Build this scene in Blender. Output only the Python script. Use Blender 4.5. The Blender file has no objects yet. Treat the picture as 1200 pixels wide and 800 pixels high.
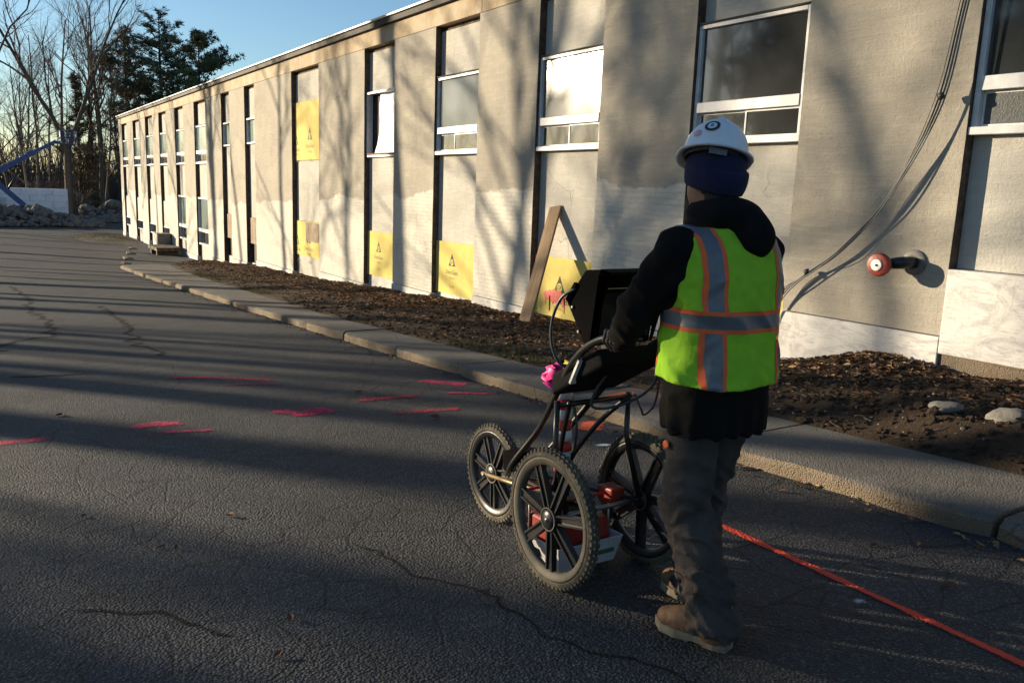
import bpy, bmesh, math, random
import numpy as np
from math import sin, cos, radians, pi, hypot, sqrt, atan2
from mathutils import Vector, Matrix

random.seed(7); RNG = np.random.default_rng(7)
SC = bpy.context.scene
COL = SC.collection

# ------------------------------------------------------------------ camera
cam = bpy.data.cameras.new('camera'); cam_o = bpy.data.objects.new('camera', cam); COL.objects.link(cam_o)
cam.sensor_width = 36.0; cam.lens = 29.1; cam.clip_start = 0.05; cam.clip_end = 2000
_R = ((0.83913963, -0.06620845, 0.5398714), (-0.54271904, -0.16773405, 0.82299534), (0.03606557, -0.98360649, -0.17668487))
cam_o.matrix_world = Matrix(((_R[0][0], -_R[0][1], -_R[0][2], 0.0), (_R[1][0], -_R[1][1], -_R[1][2], 0.0), (_R[2][0], -_R[2][1], -_R[2][2], 1.52), (0, 0, 0, 1)))
SC.camera = cam_o

# ------------------------------------------------------------------ sky and sun
SUN_AZ, SUN_EL = 37.0, 9.0            # degrees left of +Y, above the horizon
SUN_STRENGTH, SKY_STRENGTH, EXPOSURE = 5.0, 0.088, 1.12
world = bpy.data.worlds.new('World'); SC.world = world; world.use_nodes = True
nt = world.node_tree; bg = nt.nodes['Background']
sky = nt.nodes.new('ShaderNodeTexSky'); sky.sky_type = 'NISHITA'; sky.sun_disc = False
sky.sun_elevation = radians(SUN_EL); sky.sun_rotation = radians(-SUN_AZ)
sky.air_density = 1.0; sky.dust_density = 0.3; sky.ozone_density = 3.0
nt.links.new(sky.outputs[0], bg.inputs[0]); bg.inputs[1].default_value = SKY_STRENGTH
sun = bpy.data.lights.new('sun', 'SUN'); sun.energy = SUN_STRENGTH; sun.angle = radians(0.55); sun.color = (1.0, 0.83, 0.58)
sun_o = bpy.data.objects.new('sun', sun); COL.objects.link(sun_o)
_S = Vector((-sin(radians(SUN_AZ)) * cos(radians(SUN_EL)), cos(radians(SUN_AZ)) * cos(radians(SUN_EL)), sin(radians(SUN_EL))))
sun_o.rotation_euler = _S.to_track_quat('Z', 'Y').to_euler(); sun_o.location = (-20, 30, 30)
SC.view_settings.view_transform = 'Standard'; SC.view_settings.look = 'None'
SC.view_settings.exposure = EXPOSURE; SC.view_settings.gamma = 1.0

# ------------------------------------------------------------------ helpers
def tag(o, label=None, cat=None, group=None, kind=None):
    if label: o['label'] = label
    if cat: o['category'] = cat
    if group: o['group'] = group
    if kind: o['kind'] = kind
    return o

def empty(name, loc=(0, 0, 0), rz=0.0):
    o = bpy.data.objects.new(name, None); COL.objects.link(o); o.empty_display_size = 0.2
    o.location = loc; o.rotation_euler = (0, 0, rz); return o

def mesh_obj(name, v, f, mat, parent=None, smooth=False):
    me = bpy.data.meshes.new(name)
    off = Vector((0, 0, 0))
    if parent is not None and parent.get('_world'): off = Vector(parent['_world'])
    if isinstance(v, np.ndarray): v = (v - np.array(off)).tolist()
    else: v = [(a[0] - off.x, a[1] - off.y, a[2] - off.z) for a in v]
    if isinstance(f, np.ndarray): f = f.tolist()
    me.from_pydata(v, [], f)
    me.materials.append(mat)
    if smooth: me.polygons.foreach_set('use_smooth', [True] * len(me.polygons))
    me.update()
    o = bpy.data.objects.new(name, me); COL.objects.link(o)
    if parent is not None:
        o.parent = parent
        if parent.get('_world') is not None: o['_world'] = parent['_world']
    return o

def wempty(name, loc):
    """an Empty at loc whose parts are given in world coordinates"""
    o = empty(name, loc); o['_world'] = list(loc); return o

def copy_tree(o, parent=None):
    c = o.copy(); COL.objects.link(c); c.parent = parent
    for ch in list(o.children): copy_tree(ch, c)
    return c

class MB:
    def __init__(s): s.v = []; s.f = []
    def add(s, vs, fs):
        n = len(s.v); s.v += [tuple(a) for a in vs]; s.f += [tuple(i + n for i in q) for q in fs]; return s
    def box(s, a, b):
        x0, y0, z0 = min(a[0], b[0]), min(a[1], b[1]), min(a[2], b[2]); x1, y1, z1 = max(a[0], b[0]), max(a[1], b[1]), max(a[2], b[2])
        return s.add([(x0, y0, z0), (x1, y0, z0), (x1, y1, z0), (x0, y1, z0), (x0, y0, z1), (x1, y0, z1), (x1, y1, z1), (x0, y1, z1)],
                     [(0, 3, 2, 1), (4, 5, 6, 7), (0, 1, 5, 4), (1, 2, 6, 5), (2, 3, 7, 6), (3, 0, 4, 7)])
    def hexa(s, bottom, top):
        return s.add(list(bottom) + list(top), [(0, 3, 2, 1), (4, 5, 6, 7), (0, 1, 5, 4), (1, 2, 6, 5), (2, 3, 7, 6), (3, 0, 4, 7)])
    def beam(s, a, b, w, h, up=(0, 0, 1)):
        a = Vector(a); b = Vector(b); d = (b - a).normalized(); u = Vector(up)
        if abs(d.dot(u)) > .98: u = Vector((1, 0, 0))
        r = d.cross(u).normalized(); u = r.cross(d)
        c = [(-w / 2, -h / 2), (w / 2, -h / 2), (w / 2, h / 2), (-w / 2, h / 2)]
        return s.hexa([a + r * x + u * y for x, y in c], [b + r * x + u * y for x, y in c])
    def tube(s, pts, r, n=8, cap=True):
        pts = [Vector(p) for p in pts]; m = len(pts)
        rr = r if isinstance(r, (list, tuple)) else [r] * m
        base = len(s.v); prev = None
        for i, p in enumerate(pts):
            d = (pts[min(i + 1, m - 1)] - pts[max(i - 1, 0)]).normalized()
            if prev is None:
                ref = Vector((0, 0, 1)) if abs(d.z) < .9 else Vector((1, 0, 0)); x = d.cross(ref).normalized()
            else:
                x = (prev - d * prev.dot(d))
                x = x.normalized() if x.length > 1e-6 else d.orthogonal().normalized()
            prev = x; y = d.cross(x)
            for k in range(n):
                a = 2 * pi * k / n; q = p + (x * cos(a) + y * sin(a)) * rr[i]; s.v.append((q.x, q.y, q.z))
        for i in range(m - 1):
            for k in range(n):
                s.f.append((base + i * n + k, base + i * n + (k + 1) % n, base + (i + 1) * n + (k + 1) % n, base + (i + 1) * n + k))
        if cap:
            s.f.append(tuple(base + k for k in reversed(range(n)))); s.f.append(tuple(base + (m - 1) * n + k for k in range(n)))
        return s
    def lathe(s, prof, c=(0, 0, 0), axis='Z', n=32, closed=False):
        """prof: list of (radius, height) turned round the axis"""
        base = len(s.v); m = len(prof)
        for r, h in prof:
            for k in range(n):
                a = 2 * pi * k / n; u, w = r * cos(a), r * sin(a)
                p = {'Z': (u, w, h), 'X': (h, u, w), 'Y': (w, h, u)}[axis]
                s.v.append((p[0] + c[0], p[1] + c[1], p[2] + c[2]))
        for i in range(m if closed else m - 1):
            j = (i + 1) % m
            for k in range(n):
                s.f.append((base + i * n + k, base + i * n + (k + 1) % n, base + j * n + (k + 1) % n, base + j * n + k))
        if not closed:
            if prof[0][0] > 1e-5: s.f.append(tuple(base + k for k in reversed(range(n))))
            if prof[-1][0] > 1e-5: s.f.append(tuple(base + (m - 1) * n + k for k in range(n)))
        return s
    def build(s, name, mat, parent=None, smooth=False): return mesh_obj(name, s.v, s.f, mat, parent, smooth)

def bevel(o, w, seg=2):
    m = o.modifiers.new('bevel', 'BEVEL'); m.width = w; m.segments = seg; m.limit_method = 'ANGLE'; m.angle_limit = radians(40); return o

def curve_pts(pts, n=24):
    """Catmull-Rom through pts"""
    P = [Vector(p) for p in pts]; P = [P[0] * 2 - P[1]] + P + [P[-1] * 2 - P[-2]]; out = []
    segs = len(P) - 3
    for i in range(segs):
        a, b, c, d = P[i:i + 4]
        for k in range(max(2, n // segs)):
            t = k / max(2, n // segs)
            out.append(0.5 * ((2 * b) + (c - a) * t + (2 * a - 5 * b + 4 * c - d) * t * t + (3 * b - a - 3 * c + d) * t ** 3))
    out.append(P[-2]); return out

# ------------------------------------------------------------------ materials
def nn(t, k, **kw):
    n = t.nodes.new(k)
    for a, b in kw.items(): setattr(n, a, b)
    return n
def mat(name, col, rough=.7, metal=0.0, var=0.0, scale=8.0, bump=0.0, bscale=60.0, spec=.5, col2=None, coat=0.0, detail=4.0, dist=.01, trans=0.0):
    m = bpy.data.materials.new(name); m.use_nodes = True; t = m.node_tree; b = t.nodes['Principled BSDF']
    b.inputs['Base Color'].default_value = (*col, 1); b.inputs['Roughness'].default_value = rough; b.inputs['Metallic'].default_value = metal
    b.inputs['Specular IOR Level'].default_value = spec; b.inputs['Coat Weight'].default_value = coat
    if trans: b.inputs['Transmission Weight'].default_value = trans
    tc = nn(t, 'ShaderNodeTexCoord')
    if var or col2:
        c2 = col2 or tuple(max(0, c * (1 - var)) for c in col)
        no = nn(t, 'ShaderNodeTexNoise'); no.inputs['Scale'].default_value = scale; no.inputs['Detail'].default_value = detail; no.inputs['Roughness'].default_value = .65
        t.links.new(tc.outputs['Object'], no.inputs['Vector'])
        r = nn(t, 'ShaderNodeValToRGB'); r.color_ramp.elements[0].position = .35; r.color_ramp.elements[1].position = .65
        r.color_ramp.elements[0].color = (*c2, 1); r.color_ramp.elements[1].color = (*(tuple(min(1, c * (1 + var * .5)) for c in col)), 1)
        t.links.new(no.outputs['Fac'], r.inputs['Fac']); t.links.new(r.outputs['Color'], b.inputs['Base Color'])
    if bump:
        n2 = nn(t, 'ShaderNodeTexNoise'); n2.inputs['Scale'].default_value = bscale; n2.inputs['Detail'].default_value = 5
        t.links.new(tc.outputs['Object'], n2.inputs['Vector'])
        bp = nn(t, 'ShaderNodeBump'); bp.inputs['Strength'].default_value = bump; bp.inputs['Distance'].default_value = dist
        t.links.new(n2.outputs['Fac'], bp.inputs['Height']); t.links.new(bp.outputs['Normal'], b.inputs['Normal'])
    return m

class G:
    """tiny node-graph writer"""
    def __init__(s, name):
        s.m = bpy.data.materials.new(name); s.m.use_nodes = True; s.t = s.m.node_tree; s.b = s.t.nodes['Principled BSDF']
        s.pos = nn(s.t, 'ShaderNodeNewGeometry').outputs['Position']
    def link(s, a, b): s.t.links.new(a, b)
    def setin(s, sock, v):
        if hasattr(v, 'is_output'): s.link(v, sock)
        else: sock.default_value = v
    def math(s, op, a, b=0.0, c=None):
        n = nn(s.t, 'ShaderNodeMath', operation=op); s.setin(n.inputs[0], a); s.setin(n.inputs[1], b)
        if c is not None: s.setin(n.inputs[2], c)
        return n.outputs[0]
    def noise(s, scale, detail=4.0, rough=.6, vec=None, dist=0.0):
        n = nn(s.t, 'ShaderNodeTexNoise'); n.inputs['Scale'].default_value = scale; n.inputs['Detail'].default_value = detail; n.inputs['Roughness'].default_value = rough; n.inputs['Distortion'].default_value = dist
        s.link(vec or s.pos, n.inputs['Vector']); return n.outputs['Fac']
    def voro(s, scale, feature='F1', vec=None, out='Distance', rnd=1.0):
        n = nn(s.t, 'ShaderNodeTexVoronoi', feature=feature); n.inputs['Scale'].default_value = scale; n.inputs['Randomness'].default_value = rnd
        s.link(vec or s.pos, n.inputs['Vector']); return n.outputs[out]
    def ramp(s, fac, *stops, interp='LINEAR'):
        r = nn(s.t, 'ShaderNodeValToRGB'); e = r.color_ramp.elements; r.color_ramp.interpolation = interp
        while len(e) < len(stops): e.new(.5)
        for i, (p, c) in enumerate(stops):
            e[i].position = p; e[i].color = (*c, 1) if isinstance(c, tuple) else (c, c, c, 1)
        s.link(fac, r.inputs['Fac']); return r.outputs['Color']
    def mix(s, fac, a, b, blend='MIX'):
        n = nn(s.t, 'ShaderNodeMix', data_type='RGBA', blend_type=blend); s.setin(n.inputs['Factor'], fac)
        for k, v in ((6, a), (7, b)):
            if isinstance(v, tuple): n.inputs[k].default_value = (*v, 1)
            else: s.link(v, n.inputs[k])
        return n.outputs[2]
    def mapping(s, scale=(1, 1, 1), rot=(0, 0, 0), loc=(0, 0, 0), vec=None):
        n = nn(s.t, 'ShaderNodeMapping'); n.inputs['Scale'].default_value = scale; n.inputs['Rotation'].default_value = rot; n.inputs['Location'].default_value = loc
        s.link(vec or s.pos, n.inputs['Vector']); return n.outputs[0]
    def sep(s, vec=None):
        n = nn(s.t, 'ShaderNodeSeparateXYZ'); s.link(vec or s.pos, n.inputs[0]); return n.outputs
    def bump(s, h, strength=.5, dist=.01, normal=None):
        n = nn(s.t, 'ShaderNodeBump'); n.inputs['Strength'].default_value = strength; n.inputs['Distance'].default_value = dist
        s.link(h, n.inputs['Height'])
        if normal: s.link(normal, n.inputs['Normal'])
        return n.outputs[0]
    def out(s, col=None, rough=None, normal=None, spec=None):
        if col is not None: s.setin(s.b.inputs['Base Color'], col if not isinstance(col, tuple) else (*col, 1))
        if rough is not None: s.setin(s.b.inputs['Roughness'], rough)
        if normal is not None: s.link(normal, s.b.inputs['Normal'])
        if spec is not None: s.b.inputs['Specular IOR Level'].default_value = spec
        return s.m

def m_asphalt():
    g = G('asphalt')
    big = g.noise(.35, 5, .6); mid = g.noise(2.2, 5, .65); ag = g.voro(82); ag2 = g.noise(170, 4, .75)
    col = g.ramp(big, (.3, (.025, .027, .031)), (.7, (.050, .050, .053)))
    col = g.mix(g.ramp(mid, (.35, 0.0), (.7, .6)), col, (.030, .031, .034))
    col = g.mix(g.math('MULTIPLY', g.ramp(ag, (.15, 1.0), (.5, 0.0)), g.ramp(g.voro(82, out='Color'), (.35, .0), (.8, 1.0))), col, (.24, .228, .21))
    col = g.mix(g.ramp(ag2, (.48, 0.0), (.66, .6)), col, (.014, .014, .016))
    col = g.mix(g.ramp(g.noise(.8, 6, .7), (.48, 0.0), (.66, .65)), col, (.020, .020, .021)); col = g.mix(g.ramp(g.noise(.55, 5, .7, g.mapping((1, .5, 1))), (.55, 0.0), (.72, .5)), col, (.085, .078, .068))
    wob = g.mix(.10, g.pos, nn_col(g, 1.7))
    cr = g.voro(.55, 'DISTANCE_TO_EDGE', vec=wob); wob2 = g.mix(.05, g.pos, nn_col(g, 4.0)); cr2 = g.voro(3.3, 'DISTANCE_TO_EDGE', vec=wob2)
    mask = g.ramp(g.noise(.30, 4), (.40, 0.0), (.52, 1.0))
    line = g.math('MULTIPLY', g.ramp(cr, (.0, 1.0), (.006, 0.0)), g.ramp(g.noise(.6, 3), (.48, 0.0), (.6, 1.0))); line2 = g.math('MULTIPLY', g.ramp(cr2, (.0, 1.0), (.03, 0.0)), mask)
    crack = g.math('MAXIMUM', g.math('MULTIPLY', line, .9), g.math('MULTIPLY', line2, .85))
    col = g.mix(crack, col, (.006, .006, .006))
    h = g.math('ADD', g.math('MULTIPLY', ag, -1.2), g.math('MULTIPLY', ag2, .08)); h = g.math('ADD', h, g.math('MULTIPLY', g.voro(48), -.22)); h = g.math('MULTIPLY', h, g.ramp(g.noise(1.3, 4), (.3, .55), (.7, 1.0))); h = g.math('ADD', h, g.math('MULTIPLY', mid, .6)); h = g.math('SUBTRACT', h, g.math('MULTIPLY', crack, .35))
    n = g.bump(h, .95, .0095)
    n = g.bump(g.noise(5, 3), .35, .03, n)
    return g.out(col, g.ramp(ag2, (.3, .62), (.7, .9)), n, .35)
def nn_col(g, scale):
    n = nn(g.t, 'ShaderNodeTexNoise'); n.inputs['Scale'].default_value = scale; n.inputs['Detail'].default_value = 3; g.link(g.pos, n.inputs['Vector']); return n.outputs['Color']
def m_concrete():
    g = G('sidewalk concrete'); a = g.noise(1.3, 6, .7); b = g.noise(14, 5, .7); c = g.noise(160, 3)
    col = g.ramp(a, (.3, (.095, .09, .084)), (.7, (.155, .147, .135))); col = g.mix(g.ramp(b, (.4, 0.0), (.75, .5)), col, (.10, .092, .082))
    col = g.mix(g.ramp(c, (.5, 0.0), (.7, .4)), col, (.38, .35, .30))
    x, y, z = g.sep()
    nrm = nn(g.t, 'ShaderNodeNewGeometry').outputs['Normal']; nx, ny, nz = g.sep(nrm)
    side = g.ramp(nz, (.5, 1.0), (.85, 0.0)); col = g.mix(g.math('MULTIPLY', side, .6), col, (.24, .175, .11))
    h = g.math('ADD', g.math('MULTIPLY', b, 1.0), g.math('MULTIPLY', c, .4)); hc = g.voro(1.1, 'DISTANCE_TO_EDGE', vec=g.mix(.12, g.pos, nn_col(g, 3.0))); hair = g.math('MULTIPLY', g.ramp(hc, (.0, 1.0), (.008, 0.0)), g.ramp(g.noise(.8, 2), (.5, 0.0), (.6, .8))); col = g.mix(hair, col, (.035, .032, .03)); col = g.mix(g.ramp(g.noise(3.1, 5, .75), (.55, 0.0), (.7, .55)), col, (.075, .062, .05))
    h = g.math('ADD', h, g.math('MULTIPLY', g.voro(90), -.6)); return g.out(col, .9, g.bump(h, .9, .014), .25)
def m_dirt():
    g = G('dirt'); a = g.noise(1.1, 5, .65); b = g.noise(9, 6, .7); c = g.noise(70, 5, .7)
    col = g.ramp(a, (.3, (.048, .031, .021)), (.7, (.085, .056, .037))); col = g.mix(g.ramp(b, (.45, 0.0), (.7, .7)), col, (.05, .036, .026))
    col = g.mix(g.ramp(c, (.52, 0.0), (.7, .6)), col, (.15, .115, .08))
    h = g.math('ADD', g.math('MULTIPLY', b, 1.0), g.math('MULTIPLY', c, .5)); return g.out(col, .95, g.bump(h, 1.0, .07), .2)
def m_wall(name, up, up2, low, low2, band=True, courses=.35):
    """trowelled coat above, paler painted masonry below a ragged line that drops along the wall"""
    g = G(name); x, y, z = g.sep()
    a = g.noise(.9, 6, .7); st = g.noise(3.0, 5, .65, g.mapping((1, 1, .35))); tr = g.noise(7, 4, .6, g.mapping((1, .35, 2.4))); f = g.noise(120, 4, .7)
    cu = g.ramp(a, (.3, up2), (.7, up)); cu = g.mix(g.ramp(st, (.5, 0.0), (.75, .45)), cu, tuple(c * .72 for c in up)); cu = g.mix(g.ramp(tr, (.5, 0.0), (.72, .30)), cu, tuple(min(1, c * 1.22) for c in up))
    cl = g.ramp(a, (.3, low2), (.7, low)); cl = g.mix(g.ramp(tr, (.5, 0.0), (.7, .45)), cl, tuple(c * .8 for c in low2)); cl = g.mix(g.ramp(st, (.55, 0.0), (.8, .4)), cl, tuple(c * .66 for c in low2))
    br = nn(g.t, 'ShaderNodeTexBrick'); br.inputs['Scale'].default_value = 1.0; br.inputs['Mortar Size'].default_value = .006; br.inputs['Brick Width'].default_value = .22; br.inputs['Row Height'].default_value = .072; br.inputs['Mortar Smooth'].default_value = .6
    cmb = nn(g.t, 'ShaderNodeCombineXYZ'); g.link(y, cmb.inputs[0]); g.link(z, cmb.inputs[1]); g.link(cmb.outputs[0], br.inputs['Vector'])
    mort = br.outputs['Fac']
    cl = g.mix(g.math('MULTIPLY', mort, courses * .5), cl, tuple(c * .55 for c in low2))
    if band:
        line = g.math('MAXIMUM', g.math('MULTIPLY_ADD', y, -.042, 2.07), .85)
        blk = nn(g.t, 'ShaderNodeTexVoronoi'); blk.inputs['Scale'].default_value = 1.6; g.link(g.pos, blk.inputs['Vector'])
        wob = g.math('MULTIPLY_ADD', g.noise(5.5, 6, .7), .22, -.11); wob = g.math('ADD', wob, g.math('MULTIPLY_ADD', g.noise(.8, 1), .5, -.25))
        d = g.math('SUBTRACT', g.math('ADD', line, wob), z)
        near = g.math('GREATER_THAN', y, 6.3)
        fac = g.math('MULTIPLY', g.ramp(g.math('MULTIPLY_ADD', d, 4.0, .5), (.42, 0.0), (.58, 1.0)), near)
        col = g.mix(fac, cu, cl)
    else: fac = 0.0; col = cu
    pit = g.voro(23); sp = g.noise(34, 4, .7); col = g.mix(g.ramp(sp, (.56, 0.0), (.72, .35)), col, tuple(c * .55 for c in up2))
    stn = g.noise(1.6, 5, .75, g.mapping((1, 1, .18)), .6); col = g.mix(g.ramp(stn, (.56, 0.0), (.74, .40)), col, tuple(c * .62 for c in up2))
    hc = g.voro(.9, 'DISTANCE_TO_EDGE', vec=g.mix(.16, g.pos, nn_col(g, 2.4))); hair = g.math('MULTIPLY', g.ramp(hc, (.0, 1.0), (.003, 0.0)), g.ramp(g.noise(.7, 2), (.6, 0.0), (.7, .7))); col = g.mix(hair, col, (.06, .055, .05))
    h = g.math('ADD', g.math('MULTIPLY', f, .5), g.math('MULTIPLY', tr, 1.1)); h = g.math('ADD', h, g.math('MULTIPLY', sp, .8))
    if band: h = g.math('ADD', h, g.math('MULTIPLY', mort, -.10))
    if band: h = g.math('ADD', h, g.math('MULTIPLY', g.math('MULTIPLY', mort, fac), -courses * 2.2))
    return g.out(col, .88, g.bump(h, .75, .014), .25)
def m_spray(name, col, thr=.85, soft=.5):
    """sprayed paint: solid along the stroke, breaking into speckle at its edges and in the pits of the asphalt"""
    g = G(name); n = g.noise(70, 5, .8); n2 = g.noise(9, 3); pit = g.voro(75)
    e = nn(g.t, 'ShaderNodeAttribute', attribute_name='edge').outputs['Fac']
    k = g.math('ADD', g.math('MULTIPLY', n, .8), g.math('MULTIPLY', n2, .35)); k = g.math('ADD', k, g.math('MULTIPLY', e, 1.1)); k = g.math('SUBTRACT', k, g.math('MULTIPLY', pit, .25))
    a = g.ramp(g.math('MULTIPLY', k, .5), (thr * .5, 0.0), ((thr + soft) * .5, .9))
    g.out(col, .85, g.bump(pit, .8, .010), .2); g.link(a, g.b.inputs['Alpha']); return g.m

def m_smudge(name, col):
    g = G(name); n = g.noise(45, 5, .8, g.mapping((1, .6, 1))); n2 = g.noise(11, 4, .7); e = nn(g.t, 'ShaderNodeAttribute', attribute_name='edge').outputs['Fac']
    k = g.math('ADD', g.math('MULTIPLY', n, 1.3), g.math('MULTIPLY', n2, .9)); k = g.math('ADD', k, g.math('MULTIPLY', e, .55))
    a = g.ramp(g.math('MULTIPLY', k, .45), (1.36 * .45, 0.0), (1.80 * .45, .9)); g.out(col, .85, g.bump(g.voro(100), .8, .010), .2); g.link(a, g.b.inputs['Alpha']); return g.m

M = {}
M['asphalt'] = m_asphalt(); M['concrete'] = m_concrete(); M['dirt'] = m_dirt()
M['ground'] = mat('dry grass ground', (.075, .062, .04), .95, var=.5, scale=1.2, bump=.8, bscale=14, dist=.05)
M['pier'] = m_wall('trowelled pier coat', (.42, .385, .325), (.32, .293, .253), (.66, .63, .56), (.52, .495, .445), courses=.18)
M['panel'] = m_wall('grey panel coat', (.52, .50, .455), (.40, .385, .355), (.5, .47, .41), (.42, .395, .35), band=False)
def m_block():
    g = G('smeared whitewash'); a = g.noise(1.4, 5, .65); sm = g.noise(2.6, 5, .7, g.mapping((1, .8, 1.5), (.5, 0, 0)), 2.5); sc = g.noise(9, 4, .6, g.mapping((1, .3, 2.0), (.7, 0, 0)), 3.0); f = g.noise(90, 4, .7); drip = g.noise(14, 3, .6, g.mapping((1, 1, .12)))
    col = g.ramp(a, (.3, (.50, .49, .50)), (.7, (.66, .64, .61))); col = g.mix(g.ramp(sm, (.47, 0.0), (.66, .65)), col, (.31, .31, .33)); col = g.mix(g.ramp(sc, (.53, 0.0), (.68, .5)), col, (.25, .24, .24)); col = g.mix(g.ramp(drip, (.58, 0.0), (.72, .4)), col, (.38, .36, .33)); col = g.mix(g.ramp(f, (.5, 0.0), (.7, .35)), col, (.72, .71, .69))
    x, y, z = g.sep(); return g.out(col, .88, g.bump(g.math('ADD', g.math('MULTIPLY', f, .5), sm), .5, .015), .25)
M['block'] = m_block()
M['fascia'] = mat('stained fascia band', (.44, .37, .27), .85, col2=(.33, .24, .14), scale=2.2, bump=.5, bscale=40)
M['gap_shade_trim'] = mat('roof gap shade and dark trim', (.035, .03, .028), .8, var=.4)  # at the roof edge this dark tone paints the shadow under the coping
M['coping'] = mat('pale metal coping', (.30, .29, .27), .45, metal=.3, var=.3, scale=3)
M['roof'] = mat('roof membrane', (.12, .12, .12), .9, var=.3)
M['reveal'] = mat('raw brick reveal', (.11, .075, .055), .95, var=.5, scale=9, bump=.9, bscale=25, dist=.03)
M['frame'] = mat('white window frame', (.62, .63, .65), .4, var=.15, scale=6, bump=.15, bscale=20)
def m_glass(name, col, rough, spec=1.0, var=.3, scale=1.2, bump=0.0, bs=40, coat=.6):
    g = G(name); n = g.noise(scale, 4, .6)
    c = g.ramp(n, (.3, tuple(v * (1 - var) for v in col)), (.7, col))
    n2 = g.noise(.9, 2)
    nm = g.bump(n2, .06, .05)
    if bump: nm = g.bump(g.voro(bs), bump, .01, nm)
    g.out(c, rough, nm, spec); g.b.inputs['Coat Weight'].default_value = coat; g.b.inputs['Coat Roughness'].default_value = .03; g.b.inputs['IOR'].default_value = 1.52; return g.m
M['glass_dark'] = m_glass('dark window glass', (.035, .038, .038), .08, 1.0, .5, .9)
M['glass_dull'] = m_glass('dusty window glass', (.15, .16, .16), .13, .28, .5, .9, coat=.0); M['glass_pale'] = m_glass('pale dusty window glass', (.20, .22, .225), .08, .4, .4, .9, coat=.0)
M['glass_green'] = m_glass('pale green window glass', (.30, .37, .33), .15, .8, .2, .6)
M['glass_pebble'] = m_glass('obscured pebble glass', (.08, .09, .095), .4, .35, .5, 30, .15, 70, coat=.0)
def m_yellow():
    g = G('yellow sheathing'); a = g.noise(1.8, 5, .7); st = g.noise(5, 4, .7, g.mapping((1, 1, .25))); sp = g.noise(30, 4, .7)
    col = g.ramp(a, (.3, (.50, .42, .13)), (.7, (.64, .53, .16))); col = g.mix(g.ramp(st, (.52, 0.0), (.75, .5)), col, (.40, .33, .10)); col = g.mix(g.ramp(sp, (.60, 0.0), (.72, .4)), col, (.32, .27, .12)); return g.out(col, .85, g.bump(sp, .3, .006), .25)
M['yellow'] = m_yellow()
M['stain'] = mat('stained brown board', (.26, .19, .13), .85, var=.4, scale=5)
M['ink'] = mat('printed black ink', (.035, .04, .03), .8, var=.6, scale=30)
M['faded_ink'] = mat('faded grey print', (.33, .26, .06), .85, var=.3, scale=20)
M['red_paint'] = mat('red spray paint', (.55, .03, .02), .55, var=.35, scale=14)
M['sheet'] = mat('white plastic sheet', (.68, .68, .68), .5, var=.1, scale=4)
M['sill_red'] = mat('red brick sill', (.22, .07, .04), .9, var=.4, scale=9)
M['wood'] = None
def m_wood(name, c1, c2):
    g = G(name); tc = nn(g.t, 'ShaderNodeTexCoord').outputs['Object']; n = g.noise(6, 6, .7, g.mapping((1, 1, .08), vec=tc), 1.5); n2 = g.noise(2.2, 3, vec=tc)
    c = g.ramp(n, (.35, c1), (.65, c2)); c = g.mix(g.ramp(n2, (.55, 0.0), (.75, .45)), c, tuple(v * .55 for v in c1)); return g.out(c, .8, g.bump(n, .3, .006), .3)
M['wood'] = m_wood('weathered plank', (.20, .13, .075), (.34, .235, .14))

# ------------------------------------------------------------------ terrain
_YS = [-80, 0, 6, 12, 18, 26, 33, 40, 55, 80, 130, 900]; _ZS = [3.4, 0, -.31, -.63, -.93, -1.31, -1.57, -1.70, -1.80, -1.9, -2.0, -2.0]
_YY = np.linspace(-80, 900, 1961); _ZZ = np.interp(_YY, _YS, _ZS); _k = np.ones(7) / 7; _ZZ[3:-3] = np.convolve(_ZZ, _k, 'valid')
def zr(y): return float(np.interp(y, _YY, _ZZ))
WALL = 7.6
_BY = [-8, 2, 3.45, 4.24, 6, 9.5, 13, 18, 23, 26.7, 33, 37, 60]; _BZ = [.55, .15, .05, -.06, -.26, -.42, -.52, -.78, -.98, -1.10, -1.5, -1.62, -1.75]
def zbase(y): return float(np.interp(y, _BY, _BZ))

def vnoise(seed):
    r = np.random.default_rng(seed); T = r.random((64, 64))
    def f(x, y):
        xi, yi = math.floor(x), math.floor(y); fx, fy = x - xi, y - yi; fx = fx * fx * (3 - 2 * fx); fy = fy * fy * (3 - 2 * fy)
        a, b, c, d = T[xi % 64, yi % 64], T[(xi + 1) % 64, yi % 64], T[xi % 64, (yi + 1) % 64], T[(xi + 1) % 64, (yi + 1) % 64]
        return (a * (1 - fx) + b * fx) * (1 - fy) + (c * (1 - fx) + d * fx) * fy - .5
    return f
VN = vnoise(3)
def fbm(x, y, o=4):
    s, a = 0.0, 1.0
    for _ in range(o): s += a * VN(x, y); x = x * 2.03 + 11.3; y = y * 2.03 + 5.1; a *= .5
    return s

def grid_sheet(name, xs, ys, zf, m, kind='structure', smooth=True):
    v = [(x, y, zf(x, y)) for y in ys for x in xs]; nx = len(xs)
    f = [(j * nx + i, j * nx + i + 1, (j + 1) * nx + i + 1, (j + 1) * nx + i) for j in range(len(ys) - 1) for i in range(nx - 1)]
    o = mesh_obj(name, v, f, m, None, smooth); tag(o, kind=kind); return o
def spaced(*segs):
    out = []
    for a, b, n in segs: out += list(np.linspace(a, b, n, endpoint=False))
    out.append(segs[-1][1]); return [float(q) for q in out]

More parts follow.
